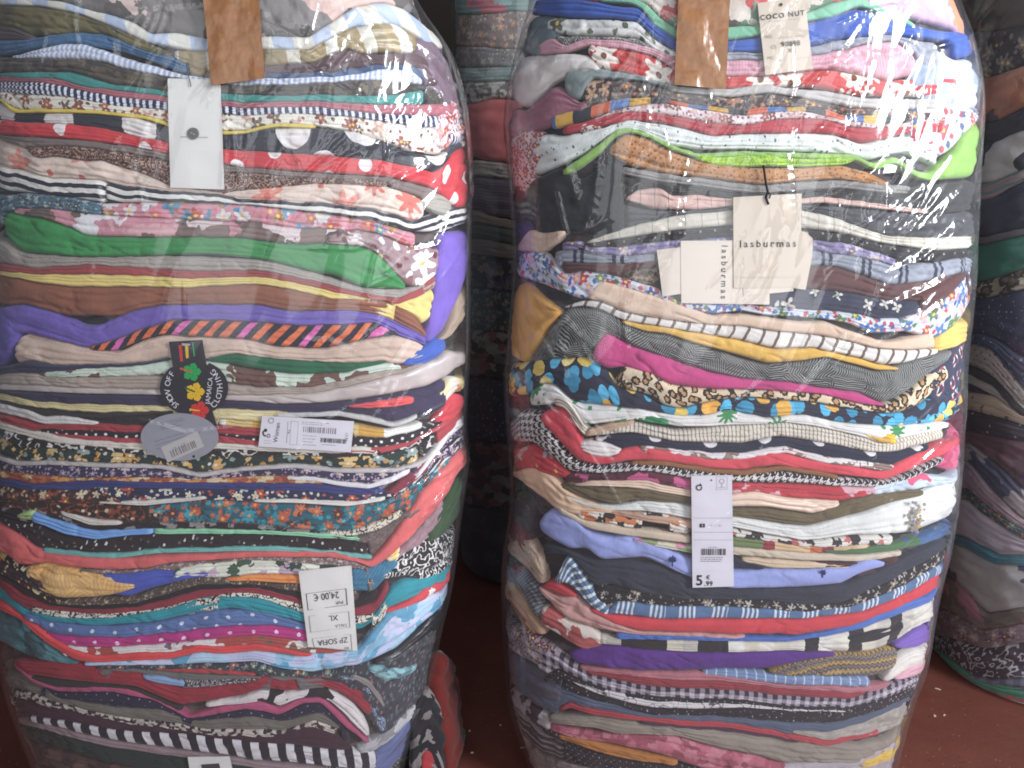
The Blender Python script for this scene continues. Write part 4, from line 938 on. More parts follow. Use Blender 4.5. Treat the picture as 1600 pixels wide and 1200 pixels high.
g('cherry red cloth under the burgundy blossoms', ('solid', '#b02a36'), [(878, 199), (940, 181), (985, 173), (1035, 178), (1097, 190), (1160, 196), (1212, 185), (1284, 185), (1341, 199), (1413, 198), (1480, 190)], [(878, 211), (947, 196), (985, 187), (1042, 193), (1117, 213), (1160, 208), (1240, 208), (1301, 209), (1347, 225), (1384, 217), (1413, 209), (1480, 206)])
g('burgundy and white floral hanging at left edge', ('flor', '#c9b0b0', ['#7a3a46', '#94505c'], 17, 1.0), [(796, 212), (808, 202), (825, 200), (848, 206)], [(796, 300), (818, 312), (832, 276), (848, 232)], lift=.003, flap=True)
g('white cloth with tiny navy sprigs', ('sprig', '#d6dad4', ['#4a5068', '#5c6058', '#3a4468'], 13, .12), [(828, 212), (840, 210), (880, 211), (947, 197), (985, 187), (1042, 194), (1117, 213), (1160, 209), (1240, 208), (1301, 209), (1347, 225), (1384, 217), (1418, 212), (1470, 215)], [(828, 276), (872, 259), (910, 241), (950, 211), (972, 201), (1000, 204), (1042, 227), (1097, 234), (1160, 233), (1327, 241), (1358, 251), (1399, 240), (1418, 238), (1470, 262)])
g('lime green cloth rising to the right edge', ('solid', '#8cb556'), [(878, 266), (905, 246), (935, 225), (965, 200), (985, 199), (1017, 209), (1047, 227), (1092, 240), (1160, 236), (1335, 241), (1364, 256), (1399, 244), (1427, 265), (1450, 272), (1485, 247), (1514, 207), (1536, 186)], [(878, 276), (905, 263), (935, 241), (960, 214), (985, 207), (1017, 217), (1047, 235), (1092, 248), (1160, 244), (1338, 251), (1368, 267), (1399, 254), (1427, 277), (1450, 283), (1522, 279), (1536, 252)], lift=.002, ply=0)
g('fluorescent yellow crochet cloth', ('scrib', '#a9d22c', '#7fa420', 4, 3, .2), [(1088, 243), (1140, 236), (1160, 240), (1220, 239), (1260, 240), (1320, 240), (1337, 245)], [(1088, 250), (1120, 260), (1160, 262), (1195, 260), (1260, 262), (1320, 258), (1337, 250)], lift=.003, finish='knit')
g('tan orange cloth with small dark dots', ('dots', '#b8804c', '#6b4a34', 9, .16, .6), [(952, 232), (972, 208), (1010, 212), (1047, 235), (1092, 250), (1160, 262), (1255, 262), (1312, 257), (1355, 268), (1388, 286)], [(952, 240), (977, 258), (1035, 271), (1085, 276), (1160, 286), (1190, 289), (1255, 283), (1312, 280), (1358, 288), (1388, 290)])
g('grey marl cloth', ('heat', '#7d7874', '#98948f', 3), [(972, 259), (1035, 272), (1085, 277), (1160, 287), (1190, 290), (1255, 284), (1312, 281), (1385, 289), (1425, 290)], thick=14)
g('black glossy cloth filling the left side', ('solid', '#26262a'), [(808, 282), (830, 277), (872, 262), (905, 282), (920, 272), (955, 242), (978, 262)], [(808, 372), (860, 366), (905, 366), (940, 376), (978, 366)], cap=130)
g('charcoal cloth under grey marl', ('solid', '#3f3c3c'), [(962, 272), (1035, 285), (1085, 290), (1160, 300), (1255, 297), (1312, 294), (1385, 300), (1440, 292), (1528, 282)])
g('pink cloth with thin brown pinstripes', ('vs', '#d2aca0', '#a08078', 22, .07), [(978, 309), (997, 295), (1035, 292), (1047, 306), (1085, 303), (1142, 310), (1250, 310), (1284, 307), (1370, 317), (1452, 329)], [(978, 313), (1022, 328), (1085, 329), (1142, 323), (1250, 319), (1284, 317), (1370, 326), (1452, 335)], lift=.001)
g('dark slate cloth under the pink pinstripes', ('solid', '#4c4a4e'), [(975, 322), (1022, 330), (1085, 330), (1142, 325), (1250, 321), (1370, 328), (1450, 337), (1526, 332)])
g('cream cloth with faint vertical lines', ('vs', '#ccc4b4', '#9a9084', 26, .05), [(916, 378), (960, 362), (1010, 347), (1060, 335), (1142, 327), (1252, 327), (1298, 337), (1341, 354), (1384, 368), (1465, 372), (1520, 368)], [(916, 381), (985, 371), (1047, 362), (1142, 353), (1252, 358), (1312, 364), (1370, 379), (1465, 393), (1520, 389)])
g('black cloth with sparse cream dots', ('dots', '#2b272a', '#a89a80', 17, .1), [(900, 382), (925, 380), (985, 372), (1047, 363), (1142, 354), (1252, 359), (1312, 365), (1370, 380), (1465, 394), (1522, 390)], cap=16)
g('lavender cloth with yellow centred daisies', ('flor', '#84789c', ['#c0b4c0', '#b0a4b8', '#7a6e94'], 26, .8), [(876, 379), (902, 376), (922, 387), (972, 385), (1022, 378), (1060, 376), (1142, 370), (1252, 373), (1312, 378), (1370, 394), (1402, 405)])
g('pale grey cloth with paired navy stripes', ('seq', ['#8f929c', '#8f929c', '#8f929c', '#34384c', '#8f929c', '#34384c', '#8f929c', '#8f929c', '#8f929c', '#8f929c', '#8f929c'], 6), [(863, 393), (897, 389), (935, 397), (972, 400), (1025, 396), (1142, 391), (1270, 391), (1370, 406), (1400, 416), (1450, 412), (1516, 400)])
g('peach cloth with brown lines folded at left edge', ('vs', '#d2b49c', '#b8947c', 20, .08), [(808, 388), (825, 352), (840, 365), (860, 362), (882, 360)], [(808, 392), (840, 397), (858, 386), (872, 376), (882, 364)], lift=.003, flap=True)
g('maroon brown cloth behind the white tags', ('solid', '#5c3634'), [(876, 409), (910, 412), (985, 411), (1030, 408), (1142, 411), (1264, 417), (1300, 414), (1350, 431), (1393, 447), (1450, 440), (1516, 424)])
g('brown speckled flecked cloth', ('spl', ['#4a3a34', '#6b5a4c', '#3a2c2a', '#8a7a68'], 9), [(972, 427), (1000, 418), (1030, 421), (1142, 432)])
g('navy cloth with small white clover flowers', ('flor', '#34364a', ['#cfc8bc', '#c9c2b8'], 36, .55, False, '#9a948a', 4), [(1140, 452), (1190, 452), (1240, 450), (1330, 458), (1393, 471), (1440, 470)])
g('white cloth with blue, red and green posies', ('flor', '#c9ccd2', ['#34589c', '#b83a48', '#4a6ea8', '#5c8058', '#d0a0a8'], 24, 1.05), [(800, 402), (815, 394), (830, 392), (850, 398), (880, 427), (915, 422), (950, 429), (1025, 450), (1065, 474), (1160, 474), (1197, 480), (1278, 486), (1327, 488), (1364, 498), (1413, 497), (1456, 485), (1485, 464), (1514, 424), (1528, 412)], [(800, 430), (830, 441), (870, 456), (905, 469), (925, 466), (940, 441), (1000, 456), (1065, 481), (1110, 491), (1160, 486), (1197, 493), (1278, 498), (1327, 506), (1364, 523), (1413, 519), (1465, 531), (1485, 521), (1528, 470)])
g('plain sand beige cloth with a square left corner', ('solid', '#d2b49a'), [(918, 463), (928, 447), (940, 436), (985, 450), (1047, 467), (1085, 482), (1110, 494), (1160, 492), (1183, 494), (1240, 504), (1284, 502), (1318, 513), (1347, 524), (1384, 535), (1427, 528), (1464, 515)], [(918, 468), (940, 472), (970, 488), (1035, 500), (1105, 508), (1160, 510), (1209, 518), (1269, 523), (1324, 533), (1364, 544), (1413, 548), (1464, 546)], lift=.003, ply=0)
g('white cloth with brown vertical stripes', ('vs', '#d6cfc8', '#6b564a', 24, .2, .35), [(882, 479), (910, 469), (940, 472), (970, 488), (1035, 500), (1105, 508), (1160, 510), (1209, 518), (1269, 523), (1324, 533), (1364, 544), (1413, 548), (1467, 546)], [(882, 482), (910, 478), (935, 483), (972, 501), (1035, 511), (1110, 524), (1160, 533), (1209, 546), (1269, 544), (1292, 550), (1341, 560), (1380, 572), (1413, 569), (1467, 552)], lift=.001, ply=0)
g('mustard yellow thin cloth', ('solid', '#d8a93f'), [(972, 501), (1035, 511), (1110, 524), (1160, 533), (1209, 546), (1269, 544), (1292, 550), (1341, 560), (1380, 572), (1405, 575)], [(972, 505), (1010, 519), (1040, 521), (1085, 537), (1160, 558), (1197, 569), (1255, 565), (1290, 558), (1370, 579), (1405, 578)], lift=.001, ply=0)
g('grey cloth with black hatched triangles', ('hatch', '#86847f', '#2a2a2c', 34, 3.6), [(828, 562), (838, 545), (855, 515), (885, 480), (910, 478), (935, 484), (972, 503), (1010, 521), (1040, 523), (1085, 539), (1160, 561), (1197, 571), (1255, 567), (1290, 559), (1370, 581), (1413, 571), (1470, 553), (1492, 545)], [(828, 566), (870, 562), (910, 561), (930, 545), (947, 521), (985, 541), (1035, 559), (1110, 583), (1160, 594), (1226, 598), (1284, 608), (1341, 616), (1376, 632), (1404, 623), (1427, 609), (1456, 583), (1492, 560)], cap=90)
g('hot pink jersey cloth', ('solid', '#c03478'), [(925, 553), (932, 530), (947, 520), (985, 540), (1035, 558), (1110, 582), (1160, 593), (1226, 597), (1284, 607), (1341, 615), (1382, 632)], [(925, 563), (947, 579), (972, 575), (1010, 586), (1047, 602), (1097, 609), (1160, 609), (1226, 612), (1284, 616), (1341, 632), (1382, 635)], lift=.003, ply=0)
g('leopard spotted cloth', ('leo',), [(960, 600), (972, 572), (992, 570), (1022, 582), (1047, 601), (1097, 608), (1160, 610), (1226, 612), (1284, 615), (1341, 632), (1376, 634), (1399, 629), (1427, 609), (1456, 583), (1487, 568)], [(960, 604), (1000, 616), (1022, 621), (1035, 635), (1060, 641), (1110, 628), (1160, 620), (1278, 630), (1312, 637), (1384, 647), (1413, 644), (1442, 631), (1487, 588)], lift=.002, ply=0)
g('navy cloth with yellow lemons and blue leaves', ('fruit',), [(790, 570), (838, 562), (910, 561), (930, 567), (955, 590), (965, 605), (1000, 617), (1030, 634), (1060, 642), (1110, 629), (1160, 621), (1278, 631), (1312, 638), (1384, 648), (1413, 645), (1442, 632), (1487, 590), (1515, 566)], [(790, 620), (825, 617), (840, 600), (865, 602), (890, 627), (910, 632), (1010, 642), (1060, 650), (1110, 649), (1135, 640), (1197, 655), (1255, 649), (1312, 662), (1399, 668), (1485, 661), (1515, 640)], cap=90)
g('navy cloth with red and white lifebuoy rings', ('rings', '#34364e', '#d8cfcc', '#b8343c'), [(1450, 590), (1470, 566), (1495, 548), (1516, 520)], [(1450, 628), (1470, 640), (1495, 634), (1513, 620)], lift=.001, flap=True)
g('large amber yellow flap at left edge', ('solid', '#d0973c'), [(795, 452), (812, 437), (835, 458), (855, 475), (874, 486)], [(795, 558), (815, 571), (835, 546), (850, 516), (874, 491)], lift=.005, flap=True)
g('pale yellow corner at right edge', ('solid', '#dcb858'), [(1463, 531), (1490, 506), (1517, 500)], [(1463, 552), (1490, 546), (1517, 532)], lift=.003, flap=True)
g('white cloth with green palm print', ('flor', '#dcd6d0', ['#dcd6d0', '#dcd6d0', '#3f8a50', '#dcd6d0', '#dcd6d0'], 40, .9, False, '#3f8a50', 9), [(823, 618), (840, 600), (865, 602), (890, 627), (910, 632), (1010, 642), (1060, 650), (1110, 649), (1135, 640), (1197, 655), (1255, 648), (1312, 661), (1399, 667), (1488, 660)], [(823, 636), (860, 634), (880, 622), (900, 642), (912, 666), (960, 661), (990, 654), (1015, 660), (1060, 668), (1110, 668), (1160, 665), (1226, 660), (1284, 669), (1341, 682), (1376, 695), (1413, 685), (1488, 668)], lift=.002)
g('green glittery leaf print patch on white', ('spl', ['#2f8a50', '#dcd6d0', '#3f9a5c', '#26784a'], 12), [(960, 658), (990, 650), (1015, 648), (1048, 658)], [(960, 660), (990, 655), (1015, 661), (1048, 665)], lift=.004, flap=True)
g('yellow flower printed cloth scrap', ('spl', ['#dcb428', '#c9982c', '#e6c848'], 14), [(1350, 672), (1365, 669), (1405, 681)], [(1350, 681), (1375, 693), (1405, 696)], lift=.004, flap=True)
g('beige cloth with fine brown pinstripes', ('vs', '#cfc4b4', '#8a7c70', 6.5, .28), [(932, 678), (960, 668), (990, 660), (1047, 674), (1090, 672), (1160, 664), (1226, 660), (1284, 669), (1341, 681), (1376, 694), (1413, 684), (1478, 666)], [(932, 681), (985, 676), (1052, 691), (1160, 695), (1212, 683), (1284, 693), (1356, 708), (1399, 708), (1478, 686)], lift=.001)
g('pinstriped beige strip curling down at left', ('hs', '#cfc4b4', '#8a7c70', 6.5, .28), [(862, 620), (875, 617), (888, 622), (903, 642), (917, 670)], [(862, 633), (885, 641), (900, 668), (917, 690)], lift=.004, flap=True)
g('tan wedge of cloth', ('solid', '#c2a084'), [(913, 674), (960, 660), (992, 655)], [(913, 684), (960, 676), (992, 662)], lift=.001)
g('navy cloth with large white spots', ('dots', '#26283c', '#cfc8c8', 62, .2), [(928, 687), (985, 677), (1047, 691), (1160, 696), (1212, 684), (1284, 693), (1356, 708), (1399, 708), (1455, 694)])
g('white cloth bunched at left above coral red', ('solid', '#dcd2cc'), [(901, 691), (920, 688), (945, 690), (970, 701)], [(901, 700), (925, 714), (945, 718), (970, 709)], lift=.003)
g('thin white and pale pink cloth with brown dots', ('spl', ['#dcd2d0', '#d8c8c8', '#dcd4d0', '#8a7468'], 16, 0), [(998, 696), (1060, 702), (1110, 708), (1160, 708), (1226, 697), (1284, 713), (1376, 725), (1405, 729)], thick=11, lift=.001)
g('coral red cloth with tall left fold', ('solid', '#cc3a48'), [(843, 648), (860, 637), (885, 637), (900, 665), (910, 697), (925, 711), (955, 716), (972, 701), (1000, 697), (1060, 706), (1110, 717), (1160, 714), (1206, 705), (1284, 721), (1376, 738), (1427, 711), (1492, 688)], [(843, 654), (865, 685), (900, 721), (935, 728), (985, 721), (1035, 722), (1110, 733), (1160, 736), (1212, 728), (1284, 740), (1384, 751), (1427, 734), (1492, 701)], lift=.002, ply=0)
g('narrow caramel cloth edge', ('solid', '#8a5a34'), [(985, 722), (1035, 720), (1110, 732), (1160, 736), (1226, 728), (1310, 742)], thick=8)
g('black and white houndstooth cloth', ('hound', '#d2ccc8', '#262226', 12), [(796, 660), (810, 640), (835, 642), (855, 665), (880, 705), (900, 721), (935, 729), (997, 724), (1072, 735), (1160, 741), (1212, 739), (1312, 749), (1384, 754), (1427, 739), (1490, 706)], [(796, 690), (830, 693), (860, 716), (885, 738), (935, 741), (1010, 737), (1080, 749), (1160, 755), (1255, 757), (1312, 761), (1384, 763), (1427, 747), (1490, 714)], ply=0)
g('red cloth with grey flowers at left edge', ('flor', '#b8303a', ['#a8a4a8', '#c9404a', '#b82838'], 34, .9, False), [(798, 702), (830, 694), (860, 717), (890, 741)], [(798, 736), (830, 736), (860, 746), (890, 749)])
g('pale blue white cloth under the crinkled film', ('spl', ['#b8c0d0', '#a8b0c4', '#c9cdd6', '#98a4bc'], 50), [(1425, 92), (1460, 70), (1500, 92), (1534, 92)], [(1425, 140), (1460, 160), (1500, 175), (1534, 170)], lift=0, flap=True)  # added piece; the glare on this shoulder is put into its pale colours
g('white cloth with red poppy print at the right edge', ('flor', '#ccc8cc', ['#b83a44', '#c0505c', '#5c6a8a'], 40, .9), [(1420, 165), (1460, 158), (1500, 170), (1534, 168)], [(1420, 230), (1450, 255), (1485, 240), (1516, 205), (1534, 190)], lift=0, flap=True)
g('raspberry pink flap at right edge', ('spl', ['#c04a70', '#b03a60', '#cc5a7c'], 24), [(1468, 722), (1490, 690), (1509, 672)], [(1468, 733), (1490, 738), (1509, 730)], lift=.004, flap=True)
g('dark burgundy cloth with pink scraps', ('spl', ['#5a2434', '#6b2c3c', '#5c2636', '#c05080', '#501f30'], 30), [(880, 742), (947, 742), (1010, 738), (1080, 750), (1140, 757)])
g('pink and cherry red blossom cloth', ('spl', ['#b82f3a', '#c84a6a', '#b02834', '#bc3440', '#d0a0a8'], 44), [(1138, 756), (1255, 758), (1330, 762), (1378, 764)])
g('pale blue cloth with a pink flamingo', ('spl', ['#b8c4d0', '#cc4a68', '#b4c0cc', '#c0ccd4'], 50, 1), [(1360, 764), (1400, 750), (1440, 742), (1488, 746)], [(1360, 775), (1400, 771), (1440, 766), (1488, 757)], lift=.002)
g('peach cream wrinkled cloth at left', ('solid', '#dcb898'), [(800, 738), (820, 731), (840, 723), (860, 740), (885, 767), (920, 785), (962, 796)], [(800, 742), (825, 766), (850, 786), (870, 801), (900, 806), (930, 801), (962, 803)], lift=.002)
g('ivory satin cloth', ('solid', '#dcc0a8'), [(895, 757), (922, 750), (1010, 751), (1035, 758), (1082, 766), (1140, 774), (1183, 767), (1226, 778), (1314, 784)], [(895, 759), (985, 763), (1080, 778), (1140, 794), (1197, 794), (1269, 805), (1314, 791)], finish='satin', lift=.001)
g('olive drab cloth', ('solid', '#655840'), [(872, 758), (895, 752), (935, 761), (1010, 764), (1080, 778), (1140, 796), (1197, 795), (1269, 805), (1327, 781), (1399, 764), (1445, 768)], [(872, 763), (895, 773), (947, 787), (965, 791), (985, 784), (1080, 789), (1140, 807), (1226, 820), (1264, 823), (1341, 805), (1399, 786), (1445, 775)])
g('white cotton cloth, broad at right', ('solid', '#d4d2cc'), [(882, 775), (915, 786), (965, 792), (1010, 783), (1077, 790), (1146, 808), (1226, 821), (1264, 824), (1341, 806), (1427, 778), (1471, 760), (1507, 740)], [(882, 779), (935, 797), (1010, 801), (1080, 813), (1146, 826), (1197, 837), (1255, 847), (1341, 839), (1370, 839), (1427, 835), (1507, 803)])
g('cream cloth with orange and black lettered print', ('spl', ['#d8d0c4', '#d6ccc0', '#c9743c', '#34302e', '#dcd4c8'], 13, 1), [(900, 797), (935, 798), (970, 803), (1010, 802), (1080, 814)])
g('pinkish tan smooth cloth', ('solid', '#b8927c'), [(950, 797), (1010, 804), (1080, 814), (1090, 816)], [(950, 802), (1010, 816), (1080, 827), (1090, 828)], lift=.002)
g('white cloth with dark printed scraps', ('spl', ['#c9c2b8', '#d2ccc4', '#3a3436', '#b8605a', '#cfc8be'], 13, 1), [(1140, 827), (1197, 838), (1255, 848), (1341, 840), (1400, 838)], cap=14)
g('orange, green and maroon printed cloth', ('blk', ['#b8643c', '#6b7a4c', '#8a2c34', '#c9a880', '#4a4060', '#d2b89c'], 20), [(1138, 838), (1180, 843), (1226, 851), (1290, 856), (1360, 852)])
g('beige tubular cloth, left part', ('solid', '#c9b49c'), [(870, 790), (910, 813), (985, 826), (1080, 838)], [(870, 799), (922, 828), (985, 839), (1080, 851)], lift=.002, ply=0)
g('beige tubular cloth, right part', ('solid', '#c4b49e'), [(1138, 854), (1260, 865), (1350, 869), (1412, 861)], [(1138, 868), (1260, 877), (1350, 878), (1412, 869)], lift=.002, ply=0)
g('green and pink watercolour print', ('spl', ['#94a878', '#c06a84', '#c9c0a8', '#8a9a6c', '#d08098'], 26), [(990, 843), (1030, 848), (1090, 854)], [(990, 846), (1030, 856), (1090, 868)])
g('green to blue thin cloth curving up', ('spl', ['#3a5a84', '#34507a', '#4a6c48', '#3f608c'], 70, 0), [(1288, 861), (1350, 857), (1400, 851), (1450, 838), (1496, 815)], [(1288, 865), (1350, 867), (1400, 861), (1450, 851), (1496, 832)])
g('dark navy wedge under beige tube', ('solid', '#26263a'), [(1138, 869), (1195, 886)], [(1138, 889), (1195, 891)])
g('light beige wedge of cloth', ('solid', '#cbb294'), [(1160, 872), (1260, 878), (1330, 884)], [(1160, 878), (1210, 890), (1330, 888)], lift=.001)
g('dark maroon cloth under beige tube', ('solid', '#4a2c30'), [(1240, 878), (1300, 879), (1350, 879), (1405, 868)])
g('periwinkle blue shirt cloth with navy leaf emblem', ('solid', '#8f98cc'), [(840, 812), (860, 795), (900, 810), (920, 832), (955, 842), (980, 836), (1035, 856), (1081, 874), (1140, 893), (1194, 891), (1275, 889), (1326, 885), (1362, 873), (1384, 880)], [(840, 828), (859, 843), (889, 861), (916, 858), (940, 877), (982, 875), (1009, 873), (1081, 906), (1140, 922), (1245, 920), (1314, 914), (1340, 898), (1384, 884)], lift=.004, ply=0)
g('charcoal navy smooth cloth', ('solid', '#2f3440'), [(846, 848), (889, 863), (928, 876), (982, 879), (1030, 885), (1081, 907), (1140, 922), (1245, 920), (1320, 915), (1380, 890), (1455, 855), (1492, 838)], [(846, 866), (890, 868), (928, 919), (955, 916), (1000, 930), (1060, 940), (1140, 939), (1200, 939), (1260, 950), (1320, 943), (1395, 909), (1470, 865), (1492, 851)], cap=70)
g('black lace cloth with white dots and rosettes', ('flor', '#241f22', ['#a8a09a', '#b8b0a8', '#8a827c'], 20, .6), [(925, 920), (955, 915), (1000, 929), (1060, 939), (1140, 938), (1200, 938), (1260, 949), (1320, 942), (1395, 908), (1470, 864), (1493, 849)])
g('blue and white striped corner folded down at left', ('vs', '#54708c', '#ccd0d4', 10, .38, .5), [(866, 908), (882, 870), (892, 868), (905, 890), (930, 930), (954, 951)], [(866, 914), (885, 913), (905, 931), (925, 951), (945, 963), (954, 961)], lift=.004, flap=True)
g('blue cloth with clustered white stripes', ('groups', '#4f6c90', '#ccd2d8', 52, 8, .56), [(946, 955), (964, 941), (1060, 948), (1140, 948), (1260, 957), (1332, 948), (1410, 918), (1492, 872)], [(946, 960), (1030, 970), (1140, 969), (1260, 968), (1350, 957), (1425, 927), (1492, 885)], ply=0)
g('pure red cloth', ('solid', '#c42a36'), [(922, 950), (952, 962), (1030, 969), (1140, 969), (1260, 968), (1350, 957), (1425, 927), (1492, 884)], [(922, 955), (960, 975), (1000, 988), (1105, 992), (1160, 994), (1245, 995), (1326, 982), (1410, 949), (1492, 908)], lift=.001, ply=0)
g('small red cloth wedge at left', ('solid', '#b82f38'), [(846, 916), (860, 906), (900, 931)], [(846, 919), (870, 931), (900, 934)])
g('dusty pink cloth running to a tail', ('solid', '#bc8c84'), [(840, 916), (868, 933), (898, 932), (925, 955), (970, 978), (1000, 988), (1105, 992), (1164, 995)], [(840, 920), (868, 956), (889, 971), (928, 985), (964, 990), (1000, 993), (1105, 996), (1164, 999)])
g('royal to sky blue thin cloth', ('solid', '#3f64ac'), [(962, 990), (1030, 994), (1160, 997), (1230, 998), (1290, 988), (1350, 972), (1410, 946), (1452, 932)], [(962, 1001), (1060, 1001), (1140, 1003), (1230, 1004), (1290, 996), (1350, 983), (1434, 952), (1452, 944)])
g('red and white palm print at left', ('spl', ['#a84a48', '#cfc2b4', '#b05450', '#a04644'], 30, 1), [(842, 946), (868, 957), (889, 972), (928, 986), (942, 1000)], [(842, 976), (880, 1001), (915, 1021), (942, 1011)], lift=.001)
g('cream, grey and black patch printed cloth', ('blk', ['#c9c0ac', '#d2cabc', '#b8b0a4', '#2a262a', '#c9c2b4', '#d6d0c6'], 26), [(936, 994), (982, 1002), (1060, 1002), (1140, 1004), (1230, 1005), (1290, 996), (1350, 983), (1434, 951), (1474, 935)], [(936, 1008), (964, 1009), (1024, 1018), (1078, 1022), (1160, 1021), (1230, 1018), (1302, 1023), (1359, 1022), (1404, 1006), (1474, 958)])
g('black bar of cloth at right', ('solid', '#242228'), [(1322, 997), (1350, 990), (1415, 970)], [(1322, 1008), (1370, 1004), (1415, 983)], lift=.003, flap=True)
g('deep violet purple cloth', ('solid', '#53257a'), [(888, 1020), (928, 1011), (964, 1009), (1024, 1018), (1078, 1022), (1160, 1021), (1230, 1018), (1307, 1023)], [(888, 1028), (910, 1041), (994, 1051), (1060, 1051), (1160, 1048), (1200, 1047), (1260, 1034), (1307, 1025)], ply=0)
g('amethyst purple cloth at right edge', ('solid', '#6f4fa4'), [(1400, 1009), (1430, 992), (1468, 970)], [(1400, 1013), (1430, 1015), (1468, 1000)], lift=.002)
g('brown and mustard zigzag knit cloth', ('zig', '#4f4444', '#7d7068', '#a8843c', 9), [(1203, 1050), (1260, 1035), (1305, 1024), (1359, 1023), (1408, 1012)], [(1203, 1053), (1240, 1059), (1359, 1061), (1408, 1046)], finish='knit')
g('cream white cloth folded at right edge', ('solid', '#d2cac0'), [(1383, 1063), (1400, 1036), (1425, 1018), (1462, 1008)], [(1383, 1068), (1405, 1061), (1425, 1046), (1462, 1036)], lift=.002)
g('baby pink scrap at right edge', ('solid', '#cc98a4'), [(1398, 1059), (1425, 1041), (1448, 1034)], [(1398, 1063), (1425, 1060), (1448, 1048)], lift=.004, flap=True)
g('dusty blue cloth with thin white stripes', ('vs', '#6f84a8', '#b8c2d0', 17, .14), [(1098, 1049), (1140, 1048), (1230, 1057), (1362, 1061)], [(1098, 1055), (1140, 1060), (1230, 1072), (1362, 1076)])
g('thin dusky rose cloth edge', ('solid', '#a8646c'), [(903, 1041), (994, 1052), (1100, 1052), (1140, 1057), (1230, 1072), (1350, 1075), (1392, 1067)])
g('dark red cloth below the violet', ('solid', '#8a2a34'), [(912, 1047), (970, 1054), (1040, 1063), (1140, 1066), (1230, 1076), (1326, 1083), (1355, 1081)])
g('plum and white gingham cloth', ('ging', '#b8acb4', '#34263a', 17), [(833, 1000), (860, 1015), (892, 1036), (925, 1054), (1009, 1074), (1140, 1079), (1230, 1089), (1332, 1092), (1380, 1076), (1454, 1050)])
g('black dotted cloth under gingham', ('dots', '#262228', '#a8a0a4', 9, .12), [(848, 1061), (870, 1046), (900, 1062), (960, 1084), (1060, 1093), (1160, 1095), (1230, 1105), (1326, 1108), (1380, 1095), (1436, 1073)])
g('white cloth with black tribal print', ('scrib', '#cac2c2', '#5a5254', 22, 3, .07), [(893, 1064), (940, 1078), (1024, 1096), (1160, 1100), (1230, 1108), (1322, 1111)], [(893, 1067), (928, 1085), (1015, 1108), (1100, 1109), (1160, 1107), (1322, 1114)])
g('black cloth scattered with white specks', ('sprig', '#242026', ['#a8a0a4', '#8a8288'], 8, .12), [(878, 1062), (928, 1087), (1015, 1109), (1100, 1110), (1160, 1108), (1230, 1111), (1320, 1114), (1350, 1102), (1419, 1081), (1440, 1070)])
g('slate blue grey cloth', ('solid', '#525a6e'), [(838, 1062), (880, 1078), (925, 1093), (1015, 1117), (1140, 1121), (1230, 1130), (1290, 1133), (1350, 1120), (1410, 1094), (1432, 1084)])
g('stone grey cloth at lower right', ('heat', '#948a80', '#a89e94', 12), [(1238, 1143), (1290, 1146), (1350, 1131), (1400, 1106), (1424, 1094)], [(1238, 1147), (1290, 1159), (1350, 1156), (1400, 1141), (1424, 1128)])
g('thin scarlet cloth edge', ('solid', '#a8303a'), [(873, 1106), (888, 1098), (928, 1110), (1000, 1119), (1060, 1126), (1140, 1130), (1200, 1141), (1245, 1151), (1290, 1159), (1344, 1147), (1378, 1140)], thick=9)
g('purple shadow toned thin cloth', ('solid', '#4a2c40'), [(1000, 1127), (1060, 1133), (1140, 1138), (1200, 1149), (1250, 1160)])
g('taupe cloth with a fringed edge', ('solid', '#8c8074'), [(854, 1118), (928, 1122), (964, 1127), (1030, 1135), (1140, 1143), (1200, 1152), (1260, 1164), (1350, 1166), (1395, 1156)], [(854, 1130), (928, 1141), (964, 1150), (1060, 1153), (1105, 1168), (1160, 1179), (1230, 1197), (1350, 1197), (1395, 1184)])
g('rose pink mottled lace cloth', ('spl', ['#a04c5c', '#b05c6c', '#8f4250', '#b8707c'], 14), [(854, 1131), (900, 1143), (952, 1150), (1060, 1154), (1105, 1169), (1160, 1180), (1232, 1198)], [(854, 1142), (900, 1156), (955, 1163), (1030, 1181), (1060, 1193), (1100, 1206), (1232, 1225)])
g('ochre orange cloth near the bottom', ('solid', '#a86828'), [(870, 1148), (910, 1155), (1000, 1178), (1060, 1190)], [(870, 1153), (910, 1169), (970, 1187), (1060, 1197)], lift=.002)
g('black dotted cloth at the very bottom', ('dots', '#2a2428', '#8a8084', 8, .12), [(845, 1135), (910, 1170), (970, 1188), (1058, 1199), (1150, 1214)], cap=40)
g('pale grey cloth at the very bottom right', ('solid', '#a89ca0'), [(1100, 1207), (1230, 1200), (1340, 1182), (1380, 1165), (1412, 1150)], [(1100, 1240), (1230, 1250), (1340, 1240), (1412, 1215)], cap=80)
g('yellow scrap at the bottom right', ('solid', '#c9a444'), [(1345, 1192), (1370, 1178), (1395, 1170)], [(1345, 1200), (1370, 1198), (1395, 1186)], lift=.003, flap=True)
g('maroon and white floral sloping at lower left', ('flor', '#94868a', ['#5a2c38', '#6b3a46', '#b8a8a8'], 15, 1.0), [(784, 972), (810, 977), (840, 1001), (872, 1022)], [(784, 1008), (810, 1029), (840, 1045), (872, 1048)])
g('slate cloth sloping at lower left', ('solid', '#54525f'), [(784, 1010), (810, 1031), (840, 1047), (860, 1061), (882, 1079)], [(784, 1058), (810, 1084), (840, 1110), (860, 1112), (882, 1101)], cap=80)
g('grey white cloth with black dots at lower left', ('spl', ['#a09696', '#a89e9c', '#3a3236', '#988e90'], 26, 1), [(786, 1060), (810, 1086), (840, 1111), (862, 1126)], [(786, 1085), (810, 1114), (840, 1140), (862, 1150)])
g('black and grey streaked cloth at lower left', ('hs', '#3f383b', '#8a7e80', 13, .4), [(788, 1087), (810, 1116), (840, 1142), (882, 1161)], [(788, 1112), (810, 1146), (840, 1176), (882, 1192)])
